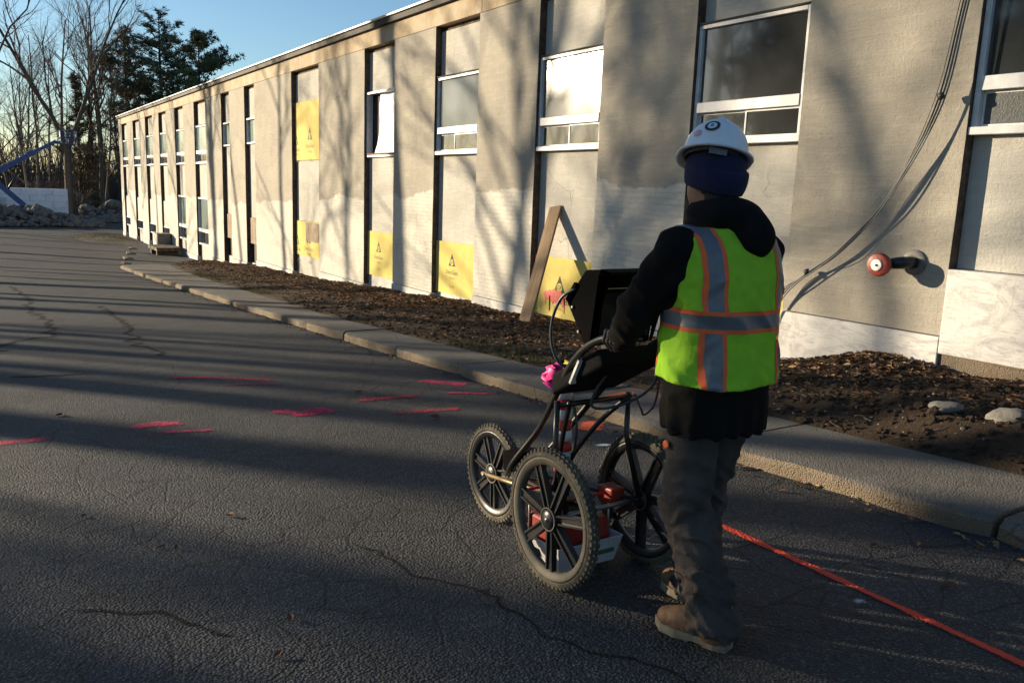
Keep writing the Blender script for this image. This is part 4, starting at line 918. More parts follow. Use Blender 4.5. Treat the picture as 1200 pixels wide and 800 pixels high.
M['tape_red'] = mat('red tape', (.55, .035, .025), .4, var=.2, scale=12); M['tape_white'] = mat('white tape', (.75, .75, .74), .45, var=.3, scale=14); M['pink'] = mat('pink flagging', (.80, .05, .30), .55, var=.15, scale=20); M['yellow_flag'] = mat('yellow flagging', (.55, .45, .04), .6, var=.3, scale=20)
M['wire'] = mat('blue grey cable', (.045, .06, .075), .35); M['wire_red'] = mat('dull red wire', (.16, .05, .05), .5); M['steel'] = mat('steel', (.35, .34, .33), .35, metal=.8, var=.2); M['green_print'] = mat('green print', (.05, .14, .07), .6)
CX, CY = 2.255, 2.62
cart = empty('survey_cart', (CX, CY, roadz(CX, CY) - .002)); cart.rotation_euler = (math.atan(-.0525), 0, 0)
tag(cart, 'three wheeled ground radar cart with black spoked wheels pushed by the worker', 'survey cart')
def wheel(x, y, R, n_sp, w, name_par, dusty):
    """wheel with its axle along X"""
    rim_r = R - .044; c = (x, y, R)
    wh = MB().lathe([(rim_r - .028, -w * .30), (rim_r - .004, -w * .46), (rim_r + .006, -w * .46), (rim_r + .004, -w * .30), (rim_r - .010, 0), (rim_r + .004, w * .30), (rim_r + .006, w * .46), (rim_r - .004, w * .46), (rim_r - .028, w * .30), (rim_r - .034, 0)], c, 'X', 64, True).build('wheel', M['rim_dust'] if dusty else M['rim'], name_par, True)
    prof = [(rim_r + .004, -w * .40)] + [(R - .030 + .030 * cos(a) - .006, w * .52 * sin(a)) for a in np.linspace(-1.5, 1.5, 11)] + [(rim_r + .004, w * .40)]
    ty = MB().lathe(prof, c, 'X', 72, True)
    nk = int(2 * pi * R / .030)
    for k in range(nk):
        for row, (hx, off, hl) in enumerate(((-w * .36, .0, .010), (-w * .12, .5, .009), (w * .12, .0, .009), (w * .36, .5, .010))):
            a = 2 * pi * (k + off) / nk; t = hx / (w * .52); rr = R - .036 + .030 * sqrt(max(0, 1 - t * t)) ; da = hl / R; hw = w * .095
            P = []
            for rad in (rr - .004, rr + .0065):
                for s1, s2 in ((-1, -1), (1, -1), (1, 1), (-1, 1)): sh = 1 if rad < rr else .8; P.append((x + hx + s1 * hw * sh, y + rad * cos(a + s2 * da * sh), R + rad * sin(a + s2 * da * sh)))
            ty.hexa(P[:4], P[4:])
    ty.build('tyre', M['tyre'], wh)
    MB().lathe([(.001, -w * .62), (.026, -w * .62), (.030, -w * .55), (.042, -w * .5), (.044, w * .5), (.030, w * .55), (.026, w * .62), (.001, w * .62)], c, 'X', 24).build('hub', M['rim'], wh, True)
    MB().lathe([(.046, -w * .50), (.052, -w * .50), (.052, -w * .42), (.046, -w * .42)], c, 'X', 24, True).build('hub_ring', M['rim_dust'], wh, True)
    for k in range(n_sp):
        a = 2 * pi * k / n_sp + .25; r0, r1 = .036, rim_r - .022; d = (cos(a), sin(a)); nrm = (-sin(a), cos(a)); mb = MB()
        def quad(r, half, th): return [(x + sx * th, y + d[0] * r + nrm[0] * half * sn, R + d[1] * r + nrm[1] * half * sn) for sx, sn in ((-1, -1), (1, -1), (1, 1), (-1, 1))]
        mb.hexa(quad(r0, .015, .005), quad(r1, .019, .005))
        for sn in (-1, 1):
            def edge(r, half, th):
                o = sn * half; return [(x + sx * th, y + d[0] * r + nrm[0] * (o + q), R + d[1] * r + nrm[1] * (o + q)) for sx, q in ((-1, -.004), (1, -.004), (1, .004), (-1, .004))]
            mb.hexa(edge(r0, .016, .017), edge(r1, .020, .012))
        mb.build('spoke', M['rim'], wh)
    return wh
wheel(-.255, .05, .305, 7, .05, cart, True); wheel(.255, .05, .305, 7, .05, cart, False); wheel(-.035, .87, .262, 7, .047, cart, False)
MB().tube([(-.29, .05, .305), (.29, .05, .305)], .011, 10).build('axle', M['steel'], cart, True)
# front fork arms, crown and encoder box
for x in (-.092, .022): MB().tube([(x, .90, .262), (x, .60, .285), (x - .004, .11, .345)], .011, 8).build('fork_arm', M['sunlit_arm'], cart, True)
MB().tube([(-.11, .87, .262), (.04, .87, .262)], .010, 8).build('front_axle', M['steel'], cart, True)
o = MB().hexa([(-.12, .50, .37), (.05, .50, .37), (.05, .66, .33), (-.12, .66, .33)], [(-.12, .52, .46), (.05, .52, .46), (.05, .68, .44), (-.12, .68, .44)]).build('encoder_box', M['plastic'], cart); bevel(o, .02, 3)
# side frame tubes from the grips down to the fork
for s in (-1, 1):
    pts = [(s * .215, -.36, 1.11), (s * .215, -.26, 1.115), (s * .20, -.12, 1.07), (s * .17, .04, .97), (s * .13, .20, .81), (s * .095, .38, .61), (s * .085 - .035, .56, .41), (s * .057 - .035, .66, .31)]
    MB().tube(curve_pts(pts, 40), .015, 10).build('frame_tube', M['tube'], cart, True)
    g_ = MB().tube([(s * .215, -.385, 1.108), (s * .215, -.25, 1.115)], .0195, 12).build('grip', M['nylon'], cart, True)
    MB().tube([(s * .20, .10, .80), (s * .20, .11, .60), (s * .205, .02, .33)], .013, 8).build('post', M['tube'], cart, True)
    MB().tube(curve_pts([(s * .17, .05, .80), (s * .10, .18, .66), (s * .04, .30, .48), (s * .03, .34, .36), (s * .05, .36, .25)], 16), .012, 8).build('brace', M['tube'], cart, True)
    MB().tube([(s * .205, .02, .315), (s * .10, .2, .33), (s * .06 - .03, .5, .33)], .010, 8).build('lower_stay', M['tube'], cart, True)
MB().tube([(-.20, .10, .78), (.20, .10, .78)], .012, 8).build('cross_bar', M['tube'], cart, True)
# instrument tray, sloping bag with a strap
tr = MB().hexa([(-.165, -.16, .985), (.20, -.16, .985), (.20, .20, .80), (-.165, .20, .80)], [(-.165, -.13, 1.055), (.20, -.13, 1.055), (.20, .20, .90), (-.165, .20, .90)]).build('tray', M['nylon'], cart); bevel(tr, .018, 3)
MB().beam((-.169, .04, .885), (-.169, -.02, .99), .012, .03, (1, 0, 0)).build('strap', M['tape_white'], tr)
# monitor with sun shade
P5 = [(-.03, 1.045), (.03, 1.05), (.155, 1.225), (.025, 1.36), (-.09, 1.365)]
def prism_x(poly, x0, x1):
    n = len(poly); mb = MB(); mb.v = [(x0, a, b) for a, b in poly] + [(x1, a, b) for a, b in poly]
    mb.f = [tuple(range(n)), tuple(reversed(range(n, 2 * n)))] + [(i, n + i, n + (i + 1) % n, (i + 1) % n) for i in range(n)]; return mb
mon = prism_x(P5, -.125, .195).build('monitor', M['plastic'], cart); bevel(mon, .012, 3)
fl_ = MB(); fl_.hexa([(-.131, -.15, 1.345), (.201, -.15, 1.345), (.201, -.085, 1.352), (-.131, -.085, 1.352)], [(-.131, -.15, 1.357), (.201, -.15, 1.357), (.201, -.085, 1.368), (-.131, -.085, 1.368)])
for xx in (-.135, .197): fl_.add(*prism_x([(-.034, 1.05), (-.026, 1.05), (-.082, 1.35), (-.15, 1.342)], xx, xx + .008).__dict__.values()); o = fl_.build('sun_shade', M['nylon'], mon)
MB().hexa([(-.10, -.040, 1.075), (.17, -.040, 1.075), (.17, -.034, 1.075), (-.10, -.034, 1.075)], [(-.10, -.0775, 1.27), (.17, -.0775, 1.27), (.17, -.0715, 1.27), (-.10, -.0715, 1.27)]).build('screen', M['screen'], mon); MB().box((-.115, -.083, 1.285), (.185, -.076, 1.289)).build('bezel_line', M['steel'], mon)
for k in range(5): MB().box((-.08 + k * .05, -.039, 1.055), (-.05 + k * .05, -.031, 1.067)).build('button', M['rim_dust'], mon)
for z, y in ((1.20, .10), (1.10, .055)): MB().lathe([(.001, -.006), (.006, -.006), (.006, .002), (.001, .002)], (-.127, y, z), 'X', 10).build('screw', M['steel'], mon)
MB().beam((.03, .05, 1.05), (.03, .02, .95), .05, .05).build('monitor_stand', M['tube'], cart)
mb = MB(); mb.beam((-.128, .135, 1.225), (-.128, .075, 1.30), .018, .016, (1, 0, 0)); mb.build('plug', M['plastic'], mon)
# taped pole and flagging
for k in range(9):
    z0, z1 = .40 + k * .05, .40 + (k + 1) * .05
    MB().lathe([(.041 + .001 * (k % 2), z0), (.042 + .001 * (k % 2), z0 + .01), (.041 + .001 * (k % 2), z1)], (.01, .34, 0), 'Z', 18).build('tape_band', M['tape_red'] if k % 2 == 0 else M['tape_white'], cart, True)
MB().tube([(.01, .34, .16), (.01, .34, .93)], .034, 16).build('pole', M['plastic'], cart, True)
r = random.Random(2)
def ribbon(pts, w, m, name):
    C_ = curve_pts(pts, 14); v = []; f = []
    for i, p in enumerate(C_):
        t = i / (len(C_) - 1); ww = w * (1 + .3 * sin(i * 1.3)); d = Vector((cos(i * .9) * .5, sin(i * .7), .25)).normalized(); v += [tuple(p - d * ww), tuple(p + d * ww)]
    for i in range(len(C_) - 1): f.append((2 * i, 2 * i + 1, 2 * i + 3, 2 * i + 2))
    o = mesh_obj(name, v, f, m, cart, True); s = o.modifiers.new('s', 'SOLIDIFY'); s.thickness = .002; return o
ribbon([(-.01, .31, .90), (-.045, .30, .915), (-.08, .33, .88), (-.06, .36, .86), (-.085, .33, .83)], .032, M['pink'], 'pink_ribbon'); ribbon([(-.03, .33, .89), (-.09, .31, .90), (-.07, .30, .84), (-.10, .32, .82)], .030, M['pink'], 'pink_ribbon'); ribbon([(.0, .30, .93), (-.01, .27, .92), (.02, .25, .88), (.01, .26, .83), (.03, .27, .80)], .025, M['yellow_flag'], 'yellow_ribbon')
# cables
MB().tube(curve_pts([(-.128, .08, 1.28), (-.15, .15, 1.235), (-.16, .20, 1.14), (-.155, .21, 1.03), (-.12, .19, .94), (-.06, .14, .92)], 30), .007, 8).build('cable', M['wire'], cart, True)
MB().tube(curve_pts([(-.02, -.02, .93), (-.06, .02, .84), (-.04, .06, .765), (.06, .06, .75), (.15, .0, .79), (.20, -.06, .86), (.21, -.10, .96)], 30), .0065, 8).build('cable', M['wire'], cart, True)
MB().tube(curve_pts([(.19, .05, .80), (.215, .03, .73), (.24, .04, .70), (.255, .0, .74), (.23, -.05, .80), (.22, -.08, .9)], 24), .005, 8).build('cable', M['wire_red'], cart, True)
MB().tube(curve_pts([(.05, .34, .80), (.06, .30, .62), (.055, .32, .46), (.03, .33, .36), (0, .3, .25)], 20), .006, 8).build('cable', M['wire'], cart, True)
# white tub with the red antenna
def tubmesh(x0, x1, y0, y1, z0, z1, s, t):
    mb = MB(); b = [(x0 + s, y0 + s), (x1 - s, y0 + s), (x1 - s, y1 - s), (x0 + s, y1 - s)]; T_ = [(x0, y0), (x1, y0), (x1, y1), (x0, y1)]
    ib = [(x0 + s + t, y0 + s + t), (x1 - s - t, y0 + s + t), (x1 - s - t, y1 - s - t), (x0 + s + t, y1 - s - t)]; it = [(x0 + t, y0 + t), (x1 - t, y0 + t), (x1 - t, y1 - t), (x0 + t, y1 - t)]
    mb.v = [(a, c, z0) for a, c in b] + [(a, c, z1) for a, c in T_] + [(a, c, z1) for a, c in it] + [(a, c, z0 + t) for a, c in ib]
    mb.f = [(3, 2, 1, 0)] + [(i, (i + 1) % 4, 4 + (i + 1) % 4, 4 + i) for i in range(4)] + [(4 + i, 4 + (i + 1) % 4, 8 + (i + 1) % 4, 8 + i) for i in range(4)] + [(8 + i, 8 + (i + 1) % 4, 12 + (i + 1) % 4, 12 + i) for i in range(4)] + [(12, 13, 14, 15)]; return mb
tb = tubmesh(-.205, .165, .07, .43, .022, .145, .03, .007).build('tub', M['tub'], cart); bevel(tb, .012, 3)
MB().box((-.03, .083, .07), (.12, .0855, .10)).build('tub_print', M['green_print'], tb); MB().box((-.1925, .23, .06), (-.189, .27, .10)).build('tub_slot', M['plastic'], tb)
an = MB().box((-.155, .12, .035), (.12, .385, .225)).build('antenna', M['antenna'], cart); bevel(an, .015, 3); MB().box((-.10, .17, .226), (.06, .33, .25)).build('antenna_cover', M['plastic'], an)
for x in (-.16, .13):
    MB().tube([(x, .14, .05), (x, .14, .34)], .006, 8).build('hanger_rod', M['steel'], cart, True); MB().tube([(x, .36, .05), (x, .36, .34)], .006, 8).build('hanger_rod', M['steel'], cart, True)
MB().tube([(-.17, .14, .335), (.14, .14, .335)], .008, 8).build('hanger_bar', M['tape_red'], cart, True); MB().tube([(-.17, .36, .335), (.14, .36, .335)], .008, 8).build('hanger_bar', M['tape_red'], cart, True)
for x in (.135,): 
    o = MB().box((x - .03, .09, .29), (x + .05, .2, .36)).build('survey_encoder', M['antenna'], cart); bevel(o, .01)

# ------------------------------------------------------------------ the worker, surfaces grown from distance fields
def surf_nets(F, lo, hi, h):
    lo = np.array(lo, float); n = np.ceil((np.array(hi) - lo) / h).astype(int) + 1
    ax = [lo[i] + h * np.arange(n[i]) for i in range(3)]; X, Y, Z = np.meshgrid(*ax, indexing='ij'); V = F(X, Y, Z); S = V < 0
    c = np.zeros(n - 1, int)
    for i in (0, 1):
        for j in (0, 1):
            for k in (0, 1): c += S[i:n[0] - 1 + i, j:n[1] - 1 + j, k:n[2] - 1 + k]
    act = (c > 0) & (c < 8); idx = -np.ones(act.shape, int); I, J, K = np.nonzero(act); idx[I, J, K] = np.arange(len(I))
    acc = np.zeros((len(I), 3)); cnt = np.zeros(len(I))
    cor = [(i, j, k) for i in (0, 1) for j in (0, 1) for k in (0, 1)]
    for a in cor:
        for d in range(3):
            if a[d]: continue
            b = list(a); b[d] = 1; va = V[I + a[0], J + a[1], K + a[2]]; vb = V[I + b[0], J + b[1], K + b[2]]; m = (va < 0) != (vb < 0)
            t = np.where(m, va / np.where(m, va - vb, 1), 0); p = np.array(a, float)[None, :].repeat(len(I), 0); p[:, d] = t
            acc[m] += p[m]; cnt[m] += 1
    P = lo + h * (np.stack([I, J, K], 1) + acc / cnt[:, None]); faces = []
    for d in range(3):
        sl0 = [slice(None)] * 3; sl1 = [slice(None)] * 3; sl0[d] = slice(0, -1); sl1[d] = slice(1, None)
        A = S[tuple(sl0)]; Bm = S[tuple(sl1)]; e1, e2 = [(1, 2), (2, 0), (0, 1)][d]
        E = np.argwhere(A != Bm); ok = (E[:, e1] > 0) & (E[:, e2] > 0) & (E[:, e1] < n[e1] - 1) & (E[:, e2] < n[e2] - 1); E = E[ok]; sg = A[E[:, 0], E[:, 1], E[:, 2]]
        def cell(o1, o2): Q = E.copy(); Q[:, e1] += o1; Q[:, e2] += o2; return idx[Q[:, 0], Q[:, 1], Q[:, 2]]
        q = np.stack([cell(-1, -1), cell(0, -1), cell(0, 0), cell(-1, 0)], 1); q[~sg] = q[~sg][:, ::-1]; faces.append(q)
    return P, np.concatenate(faces)
def cap(X, Y, Z, a, b, ra, rb):
    a = np.array(a, float); b = np.array(b, float); d = b - a; px, py, pz = X - a[0], Y - a[1], Z - a[2]
    t = np.clip((px * d[0] + py * d[1] + pz * d[2]) / (d @ d), 0, 1); return np.sqrt((px - t * d[0]) ** 2 + (py - t * d[1]) ** 2 + (pz - t * d[2]) ** 2) - (ra + (rb - ra) * t)
def ell(X, Y, Z, c, r):
    x, y, z = (X - c[0]) / r[0], (Y - c[1]) / r[1], (Z - c[2]) / r[2]; k0 = np.sqrt(x * x + y * y + z * z) + 1e-9; k1 = np.sqrt((x / r[0]) ** 2 + (y / r[1]) ** 2 + (z / r[2]) ** 2) + 1e-9; return k0 * (k0 - 1) / k1
def smin(a, b, k): h = np.clip(.5 + .5 * (b - a) / k, 0, 1); return b * (1 - h) + a * h - k * h * (1 - h)
def prof(X, Y, Z, zs, a, b, yc):
    A = np.interp(Z, zs, a); Bb = np.interp(Z, zs, b); yy = (Y - np.interp(Z, zs, yc)) / Bb; xx = X / A; k = (np.abs(xx) ** 2.4 + np.abs(yy) ** 2.4) ** (1 / 2.4)
    return np.maximum((k - 1) * np.minimum(A, Bb), np.maximum(zs[0] - Z, Z - zs[-1]))
def wr(X, Y, Z, s, ph): return np.sin(X * s * 1.1 + 1.7 * np.sin(Z * s * .6 + ph)) * np.sin(Z * s + 1.3 * np.sin(Y * s * .8 + ph * 2)) * np.cos(Y * s * .9 + ph)
def crease(X, Y, Z, s, ph):
    a = np.sin(X * s + Z * s * 1.4 + 1.9 * np.sin(Y * s * .7 + ph) + ph) + .7 * np.sin(Z * s * 1.1 - Y * s * 1.2 + 1.5 * np.sin(X * s * .8 - ph)); return np.clip(1 - np.abs(a) * 1.3, 0, 1) ** 1.5
M['jacket'] = mat('black hooded sweatshirt', (.010, .009, .0085), .95, col2=(.006, .0055, .0055), scale=6, bump=.35, bscale=220, dist=.004, spec=.15)
M['vest'] = mat('lime safety vest', (.32, .62, .035), .8, col2=(.24, .50, .03), scale=7, bump=.55, bscale=22, dist=.012, spec=.15)
M['reflect'] = mat('grey reflective tape', (.14, .15, .165), .4, metal=.15, var=.12, scale=30, bump=.2, bscale=200, dist=.002); M['orange'] = mat('orange tape edge', (.85, .14, .035), .7, var=.08, scale=20)
M['trouser'] = mat('charcoal work trousers', (.085, .070, .060), .9, col2=(.045, .039, .037), scale=5, bump=.5, bscale=130, dist=.005, spec=.15)
M['skin'] = mat('skin', (.30, .16, .105), .55, var=.15, scale=14); M['hair'] = mat('short dark hair', (.03, .02, .015), .8, var=.4, bump=.6, bscale=200, dist=.004)
M['beanie'] = mat('navy knit cap', (.007, .011, .050), .9, var=.25, scale=40, bump=.6, bscale=150, dist=.006); M['hat_white'] = mat('white hard hat shell', (.70, .72, .76), .32, var=.06, scale=6, bump=.05, bscale=30); M['hat_inner'] = mat('hat suspension', (.05, .05, .055), .6)
M['boot'] = mat('tan leather boot', (.20, .105, .05), .7, col2=(.10, .055, .03), scale=12, bump=.5, bscale=60, dist=.004); M['sole'] = mat('boot sole', (.20, .17, .12), .8, var=.35, scale=20); M['lace'] = mat('dark lace', (.04, .03, .025), .8)
M['glove'] = mat('dark work glove', (.03, .027, .025), .85, var=.3, bump=.3, bscale=120); M['eye'] = mat('eye', (.5, .48, .45), .2)
PX, PY = 2.268, 2.075
man = empty('person', (PX, PY, roadz(PX, PY))); man.rotation_euler = (0, 0, radians(-3)); man.scale = (1.02, 1.02, 1.02)
tag(man, 'worker in a lime safety vest, dark hoodie and white hard hat pushing the cart', 'person')
SHL, ELL, WRL = (-.205, .03, 1.435), (-.272, .145, 1.205), (-.240, .255, 1.085)
SHR, ELR, WRR = (.205, .03, 1.425), (.262, .10, 1.18), (.182, .235, 1.075)
TZ = [.79, .84, .95, 1.08, 1.22, 1.34, 1.42, 1.47, 1.51, 1.555, 1.58]; TA_ = [.188, .196, .200, .196, .203, .212, .206, .180, .118, .078, .070]; TB_ = [.138, .146, .150, .140, .142, .146, .136, .118, .098, .084, .075]; TY = [.0, .0, .002, .005, .012, .02, .03, .042, .058, .075, .08]
HC = np.array((.004, .098, 1.668))
def skin_sdf(X, Y, Z):
    d = ell(X, Y, Z, HC + (0, .0, .01), (.078, .098, .112)); d = smin(d, ell(X, Y, Z, HC + (0, .035, -.055), (.060, .062, .062)), .04)
    d = smin(d, cap(X, Y, Z, HC + (0, .094, .0), HC + (0, .112, -.028), .010, .016), .014)             # nose
    d = smin(d, ell(X, Y, Z, HC + (0, .085, .028), (.055, .016, .012)), .02); d = smin(d, ell(X, Y, Z, HC + (0, .082, -.062), (.026, .014, .010)), .014); d = smin(d, ell(X, Y, Z, HC + (0, .078, -.095), (.028, .02, .018)), .02)
    for s in (-1, 1):
        e = ell(X, Y, Z, HC + (s * .078, -.010, -.005), (.012, .022, .034)); d = smin(d, e, .010)
        d = np.maximum(d, -(ell(X, Y, Z, HC + (s * .032, .094, .006), (.016, .012, .009))))
    d = smin(d, cap(X, Y, Z, (0, .05, 1.46), HC + (0, -.01, -.06), .066, .058), .03)
    d = smin(d, ell(X, Y, Z, (0, .02, 1.33), (.15, .10, .18)), .04); d = smin(d, ell(X, Y, Z, (0, .0, 1.02), (.13, .09, .22)), .06)
    for sh, el, wrr in ((SHL, ELL, WRL), (SHR, ELR, WRR)): d = smin(d, cap(X, Y, Z, sh, el, .045, .038), .03); d = smin(d, cap(X, Y, Z, el, wrr, .036, .026), .01)
    for hp, kn, an_ in LEGS: d = smin(d, cap(X, Y, Z, hp, kn, .07, .05), .04); d = smin(d, cap(X, Y, Z, kn, an_, .048, .034), .01)
    return d
LEGS = (((-.088, .0, .90), (-.088, .015, .50), (-.052, -.130, .10)), ((.088, .0, .90), (.100, .13, .50), (.095, .12, .10)))
v, f = surf_nets(skin_sdf, (-.36, -.28, .02), (.36, .36, 1.80), .0085); body = mesh_obj('body', v, f, M['skin'], man, True)
for s in (-1, 1):
    MB().lathe([(.001, -.010), (.006, -.008), (.010, 0), (.006, .008), (.001, .010)], tuple(HC + (s * .032, .086, .006)), 'Y', 12).build('eye', M['eye'], man, True)
v, f = surf_nets(lambda X, Y, Z: np.maximum(np.minimum(ell(X, Y, Z, HC + (0, -.004, .01), (.083, .102, .116)), cap(X, Y, Z, (0, .045, 1.56), HC + (0, -.03, -.05), .060, .066)), np.maximum(Y - HC[1] - .0, HC[2] - .085 - Z)), (-.12, -.05, 1.54), (.12, .30, 1.80), .006); mesh_obj('hair', v, f, M['hair'], man, True)
def hand(W, gx, gy, gz, s):
    """gloved fist closed round the grip at (gx, gy, gz); s is the side"""
    W = np.array(W, float); G_ = np.array((gx, gy, gz))
    def F(X, Y, Z):
        d = ell(X, Y, Z, G_ + (s * .008, -.004, .034), (.034, .046, .016)); d = smin(d, cap(X, Y, Z, W, G_ + (s * .012, -.03, .030), .030, .026), .03)
        for k, (yo, L, r_) in enumerate(((.040, .95, .0098), (.018, 1.05, .0102), (-.004, 1.0, .0098), (-.025, .85, .0088))):
            p0 = G_ + (s * .036, yo, .030); p1 = G_ + (s * .042, yo + .003, -.006 * L); p2 = G_ + (s * .018, yo + .004, -.036 * L); p3 = G_ + (-s * .016, yo + .003, -.030 * L)
            for a, b in ((p0, p1), (p1, p2), (p2, p3)): d = smin(d, cap(X, Y, Z, a, b, r_, r_ * .92), .004)
        t0 = G_ + (-s * .018, -.018, .034); t1 = G_ + (-s * .040, .012, .014); t2 = G_ + (-s * .036, .042, -.004)
        d = smin(d, cap(X, Y, Z, t0, t1, .0125, .011), .008); d = smin(d, cap(X, Y, Z, t1, t2, .011, .0095), .004); return d
    lo = np.minimum(W, G_) - .09; hi = np.maximum(W, G_) + .09
    v, f = surf_nets(F, lo, hi, .0045); return mesh_obj('hand', v, f, M['glove'], man, True)
# grips in the worker's own frame
mi = man.matrix_basis.inverted()
for s, W in ((-1, WRL), (1, WRR)):
    g_ = mi @ (cart.matrix_basis @ Vector((s * .215, -.318, 1.112))); hand(W, g_.x, g_.y, g_.z, s)
LEGT = LEGS
def jacket_sdf(X, Y, Z):
    d = prof(X, Y, Z, TZ, TA_, TB_, TY)
    for sh, el, wrr in ((SHL, ELL, WRL), (SHR, ELR, WRR)):
        el_ = np.array(el); w_ = np.array(wrr); e2 = el_ + (w_ - el_) * .92
        d = smin(d, cap(X, Y, Z, sh, el, .072, .063), .05); d = smin(d, cap(X, Y, Z, el, e2, .066, .050), .02); d = smin(d, cap(X, Y, Z, e2, e2 + (w_ - el_) * .10, .050, .046), .012)
    hd = smin(ell(X, Y, Z, (.0, -.010, 1.545), (.114, .100, .064)), ell(X, Y, Z, (.030, -.100, 1.475), (.075, .055, .072)), .05)
    hd = smin(hd, ell(X, Y, Z, (.0, .07, 1.555), (.105, .105, .048)), .04); d = smin(d, hd, .022)
    d = np.maximum(d, -cap(X, Y, Z, (0, .09, 1.56), HC + (0, .03, .1), .062, .07))
    arm = np.clip((np.abs(X) - .17) / .06, 0, 1)
    d = d + .005 * wr(X, Y, Z, 34, .4) * (.3 + arm) + .002 * wr(X, Y, Z, 61, 2.0) * (.4 + arm)
    arm = arm * np.clip((1.42 - Z) / .10, 0, 1); d = d - .007 * crease(X, Y, Z, 19, .7) * arm - .003 * crease(X, Y, Z, 33, 2.2) * arm
    low_ = np.clip((.93 - Z) / .12, 0, 1); return d - .012 * low_ * np.sin(np.arctan2(X, Y) * 7) ** 2
v, f = surf_nets(jacket_sdf, (-.37, -.26, .77), (.37, .36, 1.68), .0085); mesh_obj('jacket', v, f, M['jacket'], man, True)
def trouser_sdf(X, Y, Z):
    d = prof(X, Y, Z, [.80, .86, .95, 1.02], [.165, .172, .17, .165], [.118, .125, .12, .115], [.0, 0, 0, 0])
    for i, (hp, kn, an_) in enumerate(LEGT):
        an_ = np.array(an_); d = smin(d, cap(X, Y, Z, hp, kn, .096, .083), .035); d = smin(d, cap(X, Y, Z, kn, an_ + (0, 0, .03), .083, .076), .018)
        d = smin(d, cap(X, Y, Z, an_ + (0, .012, .06), an_ + (0, -.006, -.005), .080, .084), .02)
    k = np.clip((.80 - Z) / .3, 0, 1); low_ = np.clip((.36 - Z) / .25, 0, 1)
    ph = X * 9 + Y * 14
    d = d + .010 * np.sin(Z * 52 + 3.0 * np.sin(ph) + X * 22) * low_ + .008 * wr(X, Y, Z, 30, 1.1) * k + .006 * wr(X, Y, Z, 55, .3) * k
    d = d - .012 * crease(X, Y, Z, 17, 1.3) * (.15 + k) - .008 * crease(X, Y, Z, 31, .4) * (.1 + k + low_)
    return np.maximum(d, .062 - Z)
v, f = surf_nets(trouser_sdf, (-.26, -.30, .03), (.28, .30, 1.06), .0085); tro = mesh_obj('trousers', v, f, M['trouser'], man, True)
# orange tag on the left pocket
MB().lathe([(.001, -.004), (.014, -.003), (.016, 0), (.012, .004), (.001, .005)], (0, 0, 0), 'X', 10).build('pocket_tag', M['orange'], man).location = (-.192, .03, .735)
# vest with its tapes cut out of one surface
VZ = [.93, .985, 1.08, 1.22, 1.34, 1.42, 1.47, 1.505]; VA = [.222, .221, .216, .219, .228, .228, .212, .165]; VB = [.178, .176, .164, .162, .164, .154, .136, .118]; VY = [-.004, -.003, .002, .008, .016, .028, .038, .05]
def vest_sdf(X, Y, Z):
    d = prof(X, Y, Z, VZ, VA, VB, VY)
    d = d + (.006 * np.sin(np.arctan2(X, Y) * 9 + Z * 7) * np.clip((1.25 - Z) / .3, 0, 1) + .0045 * wr(X, Y, Z, 26, .9) + .002 * wr(X, Y, Z, 60, .2)) - .009 * crease(X, Y, Z * .6, 15, 1.9) * np.clip((1.46 - Z) / .2, 0, 1)
    for sh, el, wrr in ((SHL, ELL, WRL), (SHR, ELR, WRR)):
        sg = np.sign(sh[0]); d = np.maximum(d, -(cap(X, Y, Z, (sh[0] + sg * .082, sh[1] + .02, 1.49), (sh[0] + sg * .078, sh[1] + .02, 1.27), .092, .086)))
    d = np.maximum(d, .968 + .004 * np.sin(np.arctan2(X, Y) * 3) - Z)
    return np.maximum(d, -(cap(X, Y, Z, (0, .05, 1.50), (0, .12, 1.62), .088, .10)))
v, f = surf_nets(vest_sdf, (-.27, -.22, .89), (.27, .24, 1.53), .0075)
bm = bmesh.new(); bv = [bm.verts.new(p) for p in v]; [bm.faces.new([bv[i] for i in q]) for q in f.tolist()]; bm.normal_update()
G_, O_ = .023, .015; X0 = .150; Z0 = 1.195
for s in (-1, 1):
    for e in (-G_ - O_, -G_, G_, G_ + O_): bmesh.ops.bisect_plane(bm, geom=bm.verts[:] + bm.edges[:] + bm.faces[:], plane_co=(s * X0 + e, 0, 0), plane_no=(1, 0, 0), dist=1e-5)
for e in (-G_ - O_, -G_, G_, G_ + O_): bmesh.ops.bisect_plane(bm, geom=bm.verts[:] + bm.edges[:] + bm.faces[:], plane_co=(0, 0, Z0 + e), plane_no=(0, 0, 1), dist=1e-5)
bm.normal_update()
def cls(c, n):
    dz = abs(c.z - Z0); dx = abs(abs(c.x) - X0)
    if dz < G_: return 1
    if abs(n.z) < .9 or c.z > 1.4:
        if dx < G_ and dz > G_ + O_ - 1e-4: return 1
        if dz < G_ + O_: return 2
        if dx < G_ + O_: return 2
    return 0
groups = {0: [], 1: [], 2: []}
for fc in bm.faces: groups[cls(fc.calc_center_median(), fc.normal)].append(fc)
vest_o = None
